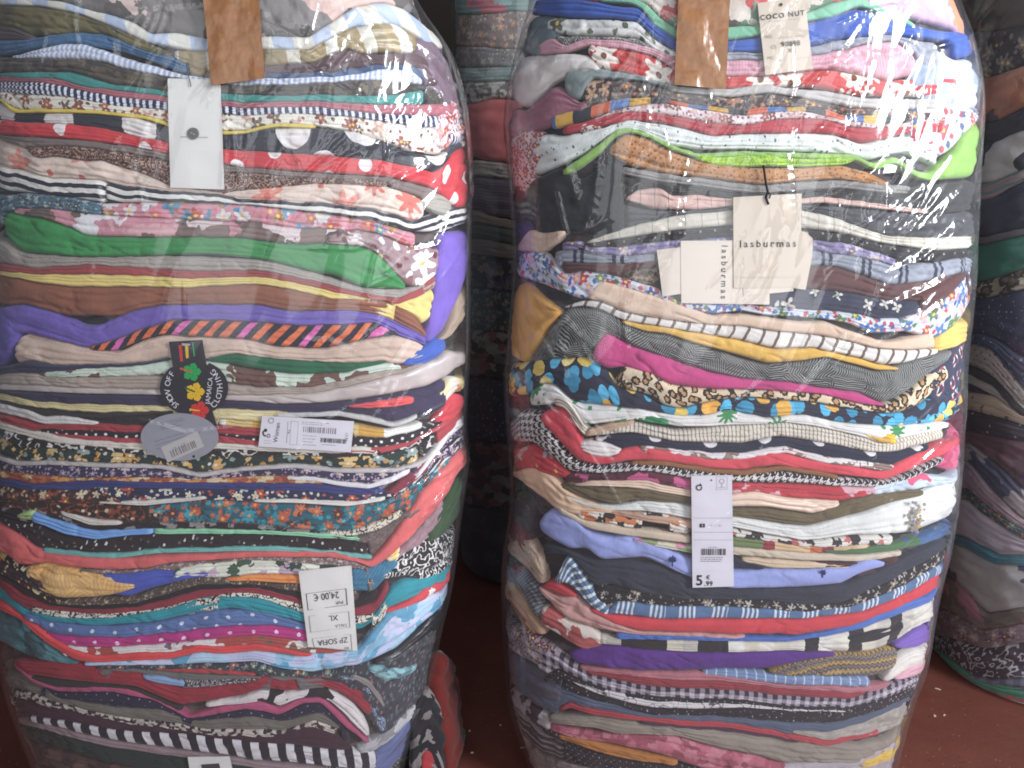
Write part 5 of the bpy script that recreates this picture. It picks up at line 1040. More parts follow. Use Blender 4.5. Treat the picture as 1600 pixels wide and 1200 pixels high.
g('brown grey cloth at the bottom left corner', ('heat', '#7a6a68', '#948682', 10), [(792, 1118), (812, 1150), (842, 1180), (884, 1194), (960, 1210)], cap=50)
g('furry beige cloth at left', ('heat', '#a88e7a', '#c0a690', 4), [(798, 846), (815, 840), (830, 843), (845, 880), (852, 906)], [(798, 868), (820, 890), (840, 916), (852, 913)], finish='knit', lift=.003)
g('dark red narrow cloth at left', ('solid', '#6f2028'), [(796, 800), (808, 812), (822, 836), (838, 862)], [(796, 842), (812, 862), (828, 900), (838, 915)])
g('steel grey ribbed cloth at left', ('vs', '#54565c', '#7a7c82', 6, .4, .6), [(786, 872), (805, 880), (825, 902), (846, 932)], [(786, 900), (812, 925), (832, 962), (846, 976)], lift=.001)
g('peach beige tongue of cloth at left', ('solid', '#b08a70'), [(790, 912), (808, 926), (828, 958), (850, 985)], [(790, 935), (810, 960), (835, 990), (850, 995)], lift=.002)
g('black cloth with dim dots at left edge', ('dots', '#262024', '#6b6064', 12, .12), [(780, 842), (795, 852), (812, 875)], [(780, 895), (795, 905), (812, 890)])
g('rust and cream narrow cloth at left', ('spl', ['#8a4a24', '#b89878', '#94502a'], 16, 1), [(780, 900), (795, 908), (815, 940), (835, 975)], [(780, 925), (795, 945), (815, 985), (835, 998)])
g('dark aubergine cloth at left edge', ('solid', '#33262e'), [(792, 765), (815, 772), (840, 795), (850, 815)], [(792, 800), (815, 835), (840, 845), (850, 830)])
g('grey and plum mottled cloth, lowest visible layer', ('spl', ['#6b5c60', '#54464c', '#7d7074'], 26), [(870, 1200), (960, 1220), (1100, 1238), (1250, 1248), (1400, 1215)], cap=70)
R.build()
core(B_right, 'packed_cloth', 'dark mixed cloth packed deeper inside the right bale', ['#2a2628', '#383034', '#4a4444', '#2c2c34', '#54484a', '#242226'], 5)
# ------------------------------------------------------------------ bales standing farther back
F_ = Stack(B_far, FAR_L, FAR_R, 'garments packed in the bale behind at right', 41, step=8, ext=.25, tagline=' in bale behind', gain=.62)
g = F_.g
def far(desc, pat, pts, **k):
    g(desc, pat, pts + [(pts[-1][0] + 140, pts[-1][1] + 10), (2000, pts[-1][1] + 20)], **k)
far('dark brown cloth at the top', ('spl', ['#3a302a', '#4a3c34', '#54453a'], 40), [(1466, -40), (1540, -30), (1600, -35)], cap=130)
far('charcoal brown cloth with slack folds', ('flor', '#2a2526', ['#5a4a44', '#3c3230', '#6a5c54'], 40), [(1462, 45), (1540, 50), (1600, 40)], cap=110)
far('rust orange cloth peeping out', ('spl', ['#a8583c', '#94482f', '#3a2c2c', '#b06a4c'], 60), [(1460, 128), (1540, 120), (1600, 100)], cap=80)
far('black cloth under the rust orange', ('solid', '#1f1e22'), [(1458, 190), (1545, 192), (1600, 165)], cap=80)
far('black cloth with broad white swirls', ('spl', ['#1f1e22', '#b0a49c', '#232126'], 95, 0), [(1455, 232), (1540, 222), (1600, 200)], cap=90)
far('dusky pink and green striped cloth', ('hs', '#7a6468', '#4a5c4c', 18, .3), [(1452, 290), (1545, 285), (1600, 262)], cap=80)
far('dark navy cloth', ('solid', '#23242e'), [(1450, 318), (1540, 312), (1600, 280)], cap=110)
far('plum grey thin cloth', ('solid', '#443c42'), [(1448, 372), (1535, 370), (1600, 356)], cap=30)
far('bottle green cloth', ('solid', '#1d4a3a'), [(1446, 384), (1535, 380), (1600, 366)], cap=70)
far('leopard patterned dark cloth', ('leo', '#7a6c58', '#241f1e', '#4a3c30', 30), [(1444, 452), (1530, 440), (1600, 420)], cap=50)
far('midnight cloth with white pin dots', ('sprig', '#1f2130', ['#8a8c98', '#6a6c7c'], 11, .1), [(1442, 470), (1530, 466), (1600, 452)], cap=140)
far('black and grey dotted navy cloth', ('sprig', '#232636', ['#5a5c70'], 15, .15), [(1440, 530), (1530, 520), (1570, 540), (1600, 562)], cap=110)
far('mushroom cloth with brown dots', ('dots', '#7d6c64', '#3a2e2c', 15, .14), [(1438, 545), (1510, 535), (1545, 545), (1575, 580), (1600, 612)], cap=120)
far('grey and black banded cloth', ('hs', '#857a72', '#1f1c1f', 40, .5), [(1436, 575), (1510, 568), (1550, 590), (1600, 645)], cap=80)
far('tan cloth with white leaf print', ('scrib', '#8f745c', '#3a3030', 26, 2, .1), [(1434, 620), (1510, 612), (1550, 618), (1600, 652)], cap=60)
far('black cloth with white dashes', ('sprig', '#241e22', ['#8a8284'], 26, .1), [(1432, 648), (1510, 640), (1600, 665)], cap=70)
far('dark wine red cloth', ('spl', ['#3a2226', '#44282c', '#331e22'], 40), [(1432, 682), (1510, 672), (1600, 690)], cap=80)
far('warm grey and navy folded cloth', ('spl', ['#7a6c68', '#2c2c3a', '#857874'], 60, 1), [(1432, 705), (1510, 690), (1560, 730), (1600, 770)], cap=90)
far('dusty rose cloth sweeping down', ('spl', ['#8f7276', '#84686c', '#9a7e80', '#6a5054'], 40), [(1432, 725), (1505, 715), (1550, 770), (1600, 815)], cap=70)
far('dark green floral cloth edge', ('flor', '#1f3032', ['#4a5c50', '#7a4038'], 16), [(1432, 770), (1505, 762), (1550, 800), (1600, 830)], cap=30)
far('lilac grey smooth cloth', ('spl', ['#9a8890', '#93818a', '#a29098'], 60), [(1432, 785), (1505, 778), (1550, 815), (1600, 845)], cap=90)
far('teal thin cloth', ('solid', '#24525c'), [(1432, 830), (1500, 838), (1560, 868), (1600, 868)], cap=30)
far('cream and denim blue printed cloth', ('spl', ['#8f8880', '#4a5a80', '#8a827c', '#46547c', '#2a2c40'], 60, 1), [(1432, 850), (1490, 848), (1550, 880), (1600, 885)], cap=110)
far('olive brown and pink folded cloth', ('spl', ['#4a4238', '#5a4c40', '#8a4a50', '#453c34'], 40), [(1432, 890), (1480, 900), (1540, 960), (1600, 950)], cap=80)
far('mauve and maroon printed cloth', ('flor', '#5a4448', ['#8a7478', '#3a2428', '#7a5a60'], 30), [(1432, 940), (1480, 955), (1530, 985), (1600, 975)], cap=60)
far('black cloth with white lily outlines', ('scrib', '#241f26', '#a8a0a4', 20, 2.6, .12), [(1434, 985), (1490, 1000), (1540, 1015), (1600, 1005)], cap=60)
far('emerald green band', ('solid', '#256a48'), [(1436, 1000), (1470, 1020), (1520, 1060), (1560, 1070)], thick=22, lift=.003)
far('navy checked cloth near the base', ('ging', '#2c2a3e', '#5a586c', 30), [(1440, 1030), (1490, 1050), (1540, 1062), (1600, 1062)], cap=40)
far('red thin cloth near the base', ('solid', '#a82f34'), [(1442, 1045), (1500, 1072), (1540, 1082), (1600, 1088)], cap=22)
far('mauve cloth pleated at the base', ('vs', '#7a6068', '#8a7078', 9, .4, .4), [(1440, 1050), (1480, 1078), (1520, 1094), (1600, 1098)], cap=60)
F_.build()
core(B_far, 'packed_cloth', 'dark cloth packed deeper inside the bale behind at right, shade put into its colours', ['#242022', '#2c2628', '#332c2c', '#201e24'], 8)

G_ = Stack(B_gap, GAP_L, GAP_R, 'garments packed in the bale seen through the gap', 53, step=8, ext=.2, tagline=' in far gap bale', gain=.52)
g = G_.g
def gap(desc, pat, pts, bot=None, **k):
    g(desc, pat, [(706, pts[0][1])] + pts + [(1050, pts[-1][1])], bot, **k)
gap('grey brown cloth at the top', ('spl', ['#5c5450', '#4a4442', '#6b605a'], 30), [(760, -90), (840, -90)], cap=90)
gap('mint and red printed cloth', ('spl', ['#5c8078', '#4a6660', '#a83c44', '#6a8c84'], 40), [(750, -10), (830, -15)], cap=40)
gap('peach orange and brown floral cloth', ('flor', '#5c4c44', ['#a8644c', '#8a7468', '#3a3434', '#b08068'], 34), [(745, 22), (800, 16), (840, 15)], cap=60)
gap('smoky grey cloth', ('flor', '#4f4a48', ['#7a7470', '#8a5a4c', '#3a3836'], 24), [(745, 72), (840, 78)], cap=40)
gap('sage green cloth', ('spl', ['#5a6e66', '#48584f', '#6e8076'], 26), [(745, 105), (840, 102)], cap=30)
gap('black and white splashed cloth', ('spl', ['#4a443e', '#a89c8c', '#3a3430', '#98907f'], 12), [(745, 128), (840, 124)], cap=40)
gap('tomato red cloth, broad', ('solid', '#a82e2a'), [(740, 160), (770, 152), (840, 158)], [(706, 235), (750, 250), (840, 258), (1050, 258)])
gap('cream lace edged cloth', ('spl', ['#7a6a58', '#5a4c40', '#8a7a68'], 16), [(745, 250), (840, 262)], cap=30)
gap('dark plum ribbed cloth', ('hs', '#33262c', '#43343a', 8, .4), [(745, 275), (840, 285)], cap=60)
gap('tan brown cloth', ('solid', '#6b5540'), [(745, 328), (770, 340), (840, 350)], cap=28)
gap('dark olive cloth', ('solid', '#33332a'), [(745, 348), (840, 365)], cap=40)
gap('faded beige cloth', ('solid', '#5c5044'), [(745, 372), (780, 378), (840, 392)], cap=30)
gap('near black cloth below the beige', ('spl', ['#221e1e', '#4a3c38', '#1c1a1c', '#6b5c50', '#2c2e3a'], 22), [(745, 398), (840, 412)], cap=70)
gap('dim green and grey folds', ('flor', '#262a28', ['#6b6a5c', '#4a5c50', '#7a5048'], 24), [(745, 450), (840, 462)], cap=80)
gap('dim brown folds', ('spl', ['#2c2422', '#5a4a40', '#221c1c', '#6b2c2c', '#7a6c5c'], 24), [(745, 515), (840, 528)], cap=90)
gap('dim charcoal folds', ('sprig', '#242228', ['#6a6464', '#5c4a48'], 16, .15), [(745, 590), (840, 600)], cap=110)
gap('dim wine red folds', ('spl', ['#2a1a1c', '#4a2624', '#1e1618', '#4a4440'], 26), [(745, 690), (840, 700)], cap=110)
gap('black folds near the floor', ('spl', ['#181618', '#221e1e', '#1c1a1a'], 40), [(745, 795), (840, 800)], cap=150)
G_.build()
core(B_gap, 'packed_cloth', 'dark cloth packed deeper inside the far gap bale, shade put into its colours', ['#1e1c1c', '#242020', '#2c2626'], 9)

# garments spilling from behind the foot of the left bale
SP_L = [(560, 960), (560, 1300)]; SP_R = [(700, 960), (704, 1010), (712, 1060), (720, 1110), (727, 1150), (731, 1200), (733, 1300)]
B_spill = Bale(SP_L, SP_R, 1.42, .13, .26, 0)
SPL = Stack(B_spill, None, None, 'garments slumped beside the foot of the left bale', 61, step=2, ext=.1, tagline=' beside left bale')
g = SPL.g
g('teal grey limp cloth low on the floor', ('spl', ['#3a5054', '#465c5c', '#33484c'], 20), [(714, 1118), (722, 1116), (730, 1150), (736, 1190)], [(714, 1245), (722, 1245), (730, 1240), (736, 1230)], cap=200)
g('tall red orange cloth strip standing upright', ('solid', '#58120c'), [(687, 1032), (692, 1017), (700, 1013), (707, 1022), (712, 1066), (719, 1112)], [(687, 1110), (692, 1150), (700, 1240), (707, 1245), (712, 1245), (719, 1240)], lift=.012, cap=260, crumple=2.2)  # red darkened, so its colour holds the shade beside the bale's foot
g('black cloth with white blotches', ('spl', ['#1e1c20', '#242226', '#6a6464'], 20, 1), [(640, 1112), (655, 1090), (668, 1074), (682, 1078), (696, 1130)], [(640, 1245), (655, 1245), (668, 1245), (682, 1245), (696, 1240)], lift=.010, cap=240, crumple=2.2)
g('crimson rounded end of cloth', ('solid', '#852028'), [(655, 1182), (663, 1167), (674, 1168), (682, 1192)], [(655, 1245), (663, 1245), (674, 1245), (682, 1245)], lift=.012, cap=120)
SPL.build()

# ------------------------------------------------------------------ floor and wall behind
def floor_mat():
    m, nt, b = new_mat('painted_concrete_floor')
    tc = nt.nodes.new('ShaderNodeTexCoord')
    def nz(scale, det=4):
        n = nt.nodes.new('ShaderNodeTexNoise'); n.inputs['Scale'].default_value = scale; n.inputs['Detail'].default_value = det
        nt.links.new(tc.outputs['Object'], n.inputs['Vector']); return S(nt, n.outputs[0])
    p = Pat(nt, 5)
    c = p.mix((nz(9) - .3) * 1.3, '#613329', '#724034')
    c = p.mix((nz(60, 6) - .62) * 5.0, c, '#4a201c')
    v = nt.nodes.new('ShaderNodeTexVoronoi'); v.inputs['Scale'].default_value = 95
    nt.links.new(tc.outputs['Object'], v.inputs['Vector'])
    spk = S(nt, v.outputs['Distance']).lt(.11) * nz(14).gt(.55)
    c = p.mix(spk, c, '#94786c')
    nt.links.new(c, b.inputs['Base Color'])
    r = nz(25) * .4 + .42
    nt.links.new(r.k, b.inputs['Roughness'])
    bu = nt.nodes.new('ShaderNodeBump'); bu.inputs['Strength'].default_value = .3; bu.inputs['Distance'].default_value = .002
    nt.links.new(nz(140, 5).k, bu.inputs['Height']); nt.links.new(bu.outputs[0], b.inputs['Normal'])
    return m
fl = mesh_obj('floor', [(-4, -3, 0), (5, -3, 0), (5, 4.2, 0), (-4, 4.2, 0)], [(0, 1, 2, 3)], floor_mat(), uv=[(-4, -3), (5, -3), (5, 4.2), (-4, 4.2)], smooth=False)
tag(fl, kind='structure')
wl = mesh_obj('wall', [(-4, 3.4, 0), (5, 3.4, 0), (5, 3.4, 3), (-4, 3.4, 3), (-4, 3.5, 0), (5, 3.5, 0), (5, 3.5, 3), (-4, 3.5, 3)],
              [(0, 1, 2, 3), (5, 4, 7, 6), (3, 2, 6, 7), (4, 0, 3, 7), (1, 5, 6, 2)], plain('dark_plaster', '#2c2624', .9, .2, .2, 12), smooth=False)
tag(wl, 'dark wall behind all the bales', 'wall')
# lint and threads lying on the floor
rnd = random.Random(4)
lint_m = plain('lint', '#b8a69a', .9)
V, Fc = [], []
for k in range(46):
    x, y = rnd.uniform(.25, 1.25), rnd.uniform(1.02, 1.75)
    if rnd.random() < .25: x, y = rnd.uniform(-.12, .05), rnd.uniform(1.0, 1.5)
    a = rnd.uniform(0, 3.14); l = rnd.choice([.0015, .002, .002, .003, .006]); w = .0012 + rnd.random() * .001
    ca, sa = math.cos(a), math.sin(a); b0 = len(V)
    for dx, dy, dz in ((-l, -w, 0), (l, -w, 0), (l, w, 0), (-l, w, 0), (-l * .6, -w * .5, .0014), (l * .6, -w * .5, .0016), (l * .6, w * .5, .0016), (-l * .6, w * .5, .0014)):
        V.append((x + dx * ca - dy * sa, y + dx * sa + dy * ca, .0005 + dz))
    Fc += [[b0 + q for q in f] for f in ((4, 5, 6, 7), (0, 1, 5, 4), (1, 2, 6, 5), (2, 3, 7, 6), (3, 0, 4, 7))]
li = mesh_obj('lint', V, None, lint_m, lists=Fc, smooth=False)
tag(li, 'pale specks of lint scattered on the red floor', 'lint', None, 'stuff')

# ------------------------------------------------------------------ tags lying between cloth and film
paper = plain('white_card', '#d8d4ce', .7, .3, .05, 60, .02)
paper2 = plain('cream_card', '#d6c8ba', .7, .3, .05, 60, .02)
paper3 = plain('beige_card', '#cbbcaa', .75, .25, .05, 60, .02)
glossw = plain('white_label', '#d2ccd2', .55, .35, .03, 60, .02)
black_card = plain('black_card', '#221d26', .5, .3, .03, 60, .02)
grey_card = plain('grey_card', '#8f8d94', .6, .3, .03, 60, .03)
inkb = plain('black_ink', '#2a2628', .7, .2)
inkg = plain('grey_ink', '#7c767a', .7, .2)
inkl = plain('pale_ink', '#a8a2a4', .7, .2)
white_ink = plain('white_ink', '#d8d2d6', .7, .2)
green_i = plain('green_ink', '#15984a', .6); yell_i = plain('yellow_ink', '#d8ac1c', .6); red_i = plain('red_ink', '#c42c28', .6); orange_i = plain('orange_ink', '#b8542c', .6)
dkg_i = plain('deep_green_ink', '#0f5a34', .6); dky_i = plain('deep_yellow_ink', '#9a7410', .6); dkr_i = plain('deep_red_ink', '#7d1a1c', .6)
cord_m = plain('black_cord', '#262022', .8)
OF = .0046; IK = .0050

def rect(x0, y0, x1, y1): return [(x0, y0), (x1, y0), (x1, y1), (x0, y1)]
def frame_polys(x0, y0, x1, y1, w):
    return [rect(x0, y0, x1, y0 + w), rect(x0, y1 - w, x1, y1), rect(x0, y0 + w, x0 + w, y1 - w), rect(x1 - w, y0 + w, x1, y1 - w)]
def circ(cx, cy, rx, ry=None, n=28): 
    ry = ry or rx
    return [(cx + rx * math.cos(2 * math.pi * q / n), cy + ry * math.sin(2 * math.pi * q / n)) for q in range(n)]
def barcode(x0, y0, x1, y1, seed, wmin=.8, wmax=2.4):
    r = random.Random(seed); out = []; x = x0
    while x < x1:
        w = r.uniform(wmin, wmax); out.append(rect(x, y0, min(x + w, x1), y1)); x += w + r.uniform(wmin, wmax)
    return out
def fine_print(x0, y0, x1, y1, rows, seed, h=.45):
    """rows of illegibly small print: broken dashes"""
    r = random.Random(seed); out = []
    for k in range(rows):
        y = y0 + (y1 - y0) * k / max(rows - 1, 1); x = x0; xe = x1 - r.uniform(0, (x1 - x0) * .35)
        while x < xe:
            w = r.uniform(1.5, 6); out.append(rect(x, y, min(x + w, xe), y + 1.6 * h)); x += w + r.uniform(.7, 1.6)
    return out
def local(polys, origin, ang): return [xf(p, origin, ang) for p in polys]

# 1 blank white tag with a small button
t = sheet('swing_tag', B_left, [(264, 123), (346, 125), (352, 296), (268, 293)], OF, .0009, paper, bend=.0010)
tag(t, 'tall blank white card tag with one small grey button, in left bale', 'tag')
bt = ink('button_disc', B_left, [circ(304, 209, 9.5)], IK + .0010, plain('grey_button', '#4a4644', .4), t)
ink('button_rim', B_left, [circ(304, 209, 6.5)], IK + .0013, plain('dark_button', '#2f2c2b', .4), bt)
ink('lettering', B_left, [circ(302, 208, 1.2, None, 8), circ(306, 210, 1.2, None, 8)], IK + .0016, inkl, bt)
ink('thread', B_left, [rect(284, 213, 296, 215), rect(312, 214, 327, 216)], IK, inkl, t)
tube('cord', lay(B_left, [(294, 100), (296, 112), (298, 122), (301, 136)], .0064), .0007, cord_m, t)

# 2 round black tag with flowers
cx, cy = 307, 605
pts = [(266, 533), (318, 530), (325, 573)]
for a in np.linspace(-1.15, 1.02, 22): pts.append((cx + 51 * math.cos(a), cy + 43 * math.sin(a)))
pts += [(341, 665), (300, 664), (291, 644)]
for a in np.linspace(2.05, 3.95, 22): pts.append((cx - 4 + 51 * math.cos(a), cy + 43 * math.sin(a)))
pts.append((272, 572))
t = outline_card('swing_tag', B_left, pts, OF + .0002, .0008, black_card)
tag(t, 'black round tag with green, yellow and red flowers and white lettering', 'tag')
o2 = IK + .0003
arc_text(B_left, 'SHOW OFF', (303, 604), 37, 2.28, 3.74, 12.5, o2, white_ink, t, sx=1.05)
arc_text(B_left, 'CLOTHING', (305, 606), 39, .70, -.72, 12.5, o2, white_ink, t, inward=True, sx=1.05)
text(B_left, 'JAMAICA', (329, 609), -1.45, 10.5, o2, white_ink, t)
ink('lettering', B_left, [[(281, 538), (286, 538), (288, 563), (284, 564)]], o2, red_i, t)
ink('lettering', B_left, [[(291, 538), (296, 538), (297, 558), (293, 559)]], o2, yell_i, t)
ink('lettering', B_left, [[(302, 534), (304, 534), (307, 555), (305, 556)]], o2, green_i, t)
ink('lettering', B_left, [[(286, 535), (300, 536), (298, 539), (287, 539)]], o2 + .0002, inkl, t)
def flower(cx, cy, r, mat, dark, stam, dirn):
    pol = []
    for k in range(5):
        a = -math.pi / 2 + k * 2 * math.pi / 5 + .25
        px, py = cx + r * .58 * math.cos(a), cy + r * .58 * math.sin(a)
        pol.append([(px + r * .37 * (1 + .10 * math.cos(5 * q)) * math.cos(q), py + r * .37 * (1 + .10 * math.cos(5 * q)) * math.sin(q)) for q in np.linspace(0, 2 * math.pi, 19)[:-1]])
    pol.append(circ(cx, cy, r * .34, None, 14))
    f = ink('flower_print', B_left, pol[:1], o2 + .0001, mat, t)
    for k in range(1, 6): ink('petal_print', B_left, [pol[k]], o2 + .0001 + k * .00004, mat, f)
    veins = []
    for k in range(5):
        a = -math.pi / 2 + k * 2 * math.pi / 5 + .25
        for d in (-.22, .22):
            a2 = a + d
            x1, y1, x2, y2 = cx + r * .2 * math.cos(a), cy + r * .2 * math.sin(a), cx + r * .72 * math.cos(a2), cy + r * .72 * math.sin(a2)
            nx, ny = -(y2 - y1) * .03, (x2 - x1) * .03
            veins.append([(x1 - nx, y1 - ny), (x2, y2), (x1 + nx, y1 + ny)])
    ink('vein_print', B_left, veins, o2 + .0004, dark, f)
    ex, ey = cx + dirn[0] * r, cy + dirn[1] * r
    ink('stamen_print', B_left, [[(cx - 1, cy + 1), (cx + 1, cy - 1), (ex + 1, ey - 1), (ex - 1, ey + 1)], circ(ex, ey, 2.2, None, 10)], o2 + .0005, stam, f)
flower(302, 580, 15, green_i, dkg_i, orange_i, (-1.1, -.35))
flower(307, 611, 15.5, yell_i, dky_i, dkg_i, (-.9, -.4))
flower(314, 640, 15.5, red_i, dkr_i, yell_i, (-.9, -.1))

# 3 oval grey tag
t = outline_card('swing_tag', B_left, circ(283, 681, 60.5, 37, 48), OF + .0012, .0008, grey_card)
tag(t, 'oval grey card tag with faint print and a barcode sticker', 'tag')
o3 = OF + .0016
ink('lettering', B_left, local(fine_print(0, 0, 40, 10, 4, 1), (252, 659), -.22), o3, plain('slate_ink', '#5c5c70', .7), t)
ink('lettering', B_left, local(fine_print(0, 0, 74, 12, 3, 2), (244, 688), -.30), o3, plain('slate_ink', '#62606c', .7), t)
st = outline_card('barcode_sticker', B_left, xf(rect(0, 0, 62, 26), (254, 697), -.42), o3 + .0003, .0003, plain('sticker', '#b0aaa8', .6, .3, 0, 60, .02), t)
ink('lettering', B_left, local(barcode(10, 11, 52, 22, 5), (254, 697), -.42), o3 + .0005, plain('brown_ink', '#7a7070', .7), st)
text(B_left, '12 / 17', (282, 697), -.42, 8, o3 + .0005, inkg, st)
ink('lettering', B_left, [circ(305, 711, 2.2, None, 10)], o3, inkb, t)

# 4 white price label with barcodes
A = .075
q4 = [(411, 648), (553, 657), (548, 705), (405, 696)]
t = sheet('price_label', B_left, q4, OF + .0006, .0008, glossw, bend=.0007)
tag(t, 'wide white price label with a barcode and sideways writing', 'label')
o4 = IK + .0007
P4 = lambda polys: local(polys, (410, 648), .066)
ink('lettering', B_left, P4(frame_polys(46, 5, 58, 42, .8)), o4, inkl, t)
ink('lettering', B_left, P4(barcode(66, 12, 117, 21, 8)), o4, inkg, t)
ink('lettering', B_left, P4(barcode(94, 28, 134, 35, 9, .6, 1.4)), o4, inkb, t)
ink('lettering', B_left, P4(fine_print(63, 5, 110, 8, 2, 3) + fine_print(66, 26, 88, 40, 4, 4) + fine_print(96, 38, 120, 39, 1, 7)), o4, inkg, t)
text(B_left, 'Women', (434, 674), -1.42, 9.5, o4, inkb, t)
text(B_left, '42', (452, 673), -1.5, 6.5, o4, inkb, t)
text(B_left, '17,95', (541, 681), 1.65, 6.5, o4, inkg, t)
ink('lettering', B_left, P4([rect(47 - 6, 6, 42.2, 40)]), o4, inkl, t)
cq = lambda x, y, r, w, a0, a1: [(x + (r + w) * math.cos(a), y + (r + w) * math.sin(a)) for a in np.linspace(a0, a1, 14)] + [(x + (r - w) * math.cos(a), y + (r - w) * math.sin(a)) for a in np.linspace(a1, a0, 14)]
ink('lettering', B_left, [cq(417, 675, 4.5, 1.2, 1.6, 4.9)] , o4, inkb, t)
ink('lettering', B_left, [circ(416.5, 670.5, 2.6, None, 12), cq(421, 679, 2.4, .6, 0, 6.1)], o4 + .0001, inkb, t)
ink('lettering', B_left, [cq(425, 655.5, 4, .5, 0, 6.2)], o4, inkg, t)
ink('lettering', B_left, local(fine_print(0, 0, 13, 4, 2, 8), (414, 686), .07), o4, inkl, t)

# 5 upside-down handwritten tag
q5 = [(467, 890), (549, 881), (558, 1014), (482, 1008)]
t = sheet('swing_tag', B_left, q5, OF + .001, .0009, paper, bend=.0011, seed=4)
tag(t, 'upside down white tag with three boxes of handwriting', 'tag')
o5 = IK + .0015
def box5(tl, tr, br, bl, w, m):
    P = [np.array(q, float) for q in (tl, tr, br, bl)]
    c = sum(P) / 4; out = []
    for k in range(4):
        a, b = P[k], P[(k + 1) % 4]
        ia, ib = a + (c - a) / np.linalg.norm(c - a) * w * 1.4, b + (c - b) / np.linalg.norm(c - b) * w * 1.4
        out.append([tuple(a), tuple(b), tuple(ib), tuple(ia)])
    ink('lettering', B_left, out, o5, m, t)
box5((478.5, 924.5), (541, 916.5), (543, 942), (481.5, 950.5), 1.0, inkb)
box5((483, 959.5), (545, 952), (547, 977), (486, 985), .7, inkg)
box5((488, 994.5), (548, 987.5), (550, 1012), (491, 1008), .7, inkg)
U = math.pi - .12
text(B_left, '24,00 €', (510, 928), U, 15, o5, inkb, t, sx=.85)
text(B_left, 'PVP.', (530, 938), U, 7, o5, inkb, t)
text(B_left, 'XL', (521, 962), U, 12, o5, inkb, t)
text(B_left, 'TALLA', (533, 974), U, 6.5, o5, inkg, t)
text(B_left, 'ZP SOFIA', (520, 998.5), U, 12, o5, inkb, t, sx=.95)
text(B_left, 'REF', (541, 1009), U, 5, o5, inkg, t)

# 6 white label cut by the bottom of the picture
t = sheet('price_label', B_left, [(295, 1180), (360, 1179), (370, 1225), (302, 1226)], OF + .0005, .0009, paper, bend=.0008)
tag(t, 'white label with a dark bar at the foot of the left bale', 'label')
ink('lettering', B_left, [[(316, 1191), (344, 1189), (346, 1197), (318, 1199)]], IK + .0008, plain('bar_ink', '#453c42', .7), t)

# 7 beige tag at the top of the right bale
t = sheet('swing_tag', B_right, [(1182, 6), (1255, -3), (1268, 108), (1194, 118)], OF + .0012, .001, paper3, bend=.0008)
tag(t, 'beige card tag with typed letters and a punched hole, right bale', 'tag')
o7 = IK + .0016; A7 = -.09
ink('punched_hole', B_right, [circ(1218, 8.5, 2.6, None, 14)], o7, plain('hole', '#4a443f', .9), t)
text(B_right, 'COCO NUT', (1220, 25.5), -.12, 11.0, o7, inkb, t, spacing=1.25, bold=.2)
text(B_right, 'NO.', (1199.5, 58.5), A7, 7, o7, inkg, t)
text(B_right, 'CE.', (1207, 74.5), A7, 7, o7, inkg, t)
text(B_right, '90888', (1233, 69.5), A7, 11, o7, inkb, t, spacing=1.1, bold=.15)
text(B_right, 'XL', (1235, 80), A7, 9, o7, inkb, t, spacing=1.2)
text(B_right, 'MC.', (1202, 91.5), A7, 6, o7, inkg, t)
ink('lettering', B_right, [[(1215, 59.6), (1258, 55.6), (1258, 56.2), (1215, 60.2)], [(1218, 94.2), (1262, 90.2), (1262, 90.8), (1218, 94.8)], [(1200, 34.2), (1246, 30.2), (1246, 30.8), (1200, 34.8)]], o7, inkl, t)

# 8 cluster of cream tags in the middle of the right bale
t = sheet('swing_tag', B_right, [(1026, 390), (1064, 386), (1066, 458), (1035, 463)], OF - .0006, .0008, paper2)
tag(t, 'small blank cream tag, leftmost of the cream cluster', 'tag')
t = sheet('swing_tag', B_right, [(1063, 376), (1200, 375), (1201, 475), (1064, 473)], OF + .0002, .0008, paper2)
tag(t, 'square cream tag with lettering running downwards', 'tag')
text(B_right, 'lasburmas', (1130, 424.5), math.pi / 2 + .02, 13.5, IK + .0003, inkb, t, spacing=1.55, bold=.15)
t = outline_card('swing_tag', B_right, [(1225, 352), (1256, 362), (1268, 372), (1267, 400), (1257, 452), (1225, 448)], OF + .0004, .0008, paper3)
tag(t, 'curved beige card peeping out right of the large cream tag', 'tag')
t = sheet('swing_tag', B_right, [(1158, 440), (1236, 438), (1238, 454), (1161, 462)], OF + .0009, .0008, paper2)
tag(t, 'cream card strip showing below the large cream tag', 'tag')
t = sheet('swing_tag', B_right, [(1144, 308), (1250, 302), (1249, 449), (1145, 449)], OF + .0018, .0010, paper3, bend=.0007)
tag(t, 'large upright cream tag with spaced lettering and black cord', 'tag')
text(B_right, 'lasburmas', (1197.5, 380.5), -.01, 15.5, IK + .002, inkb, t, spacing=1.42, bold=.3)
ink('crease_line', B_right, [rect(1146, 432, 1248, 432.7)], IK + .002, inkl, t)
tube('cord', lay(B_right, [(1190, 258), (1192, 272), (1194, 286), (1197, 300), (1194, 308), (1196, 314), (1198, 319)], .0085), .0016, cord_m, t)
tube('cord_end', lay(B_right, [(1197, 300), (1201, 304), (1199, 310)], .0088), .0011, cord_m, t)

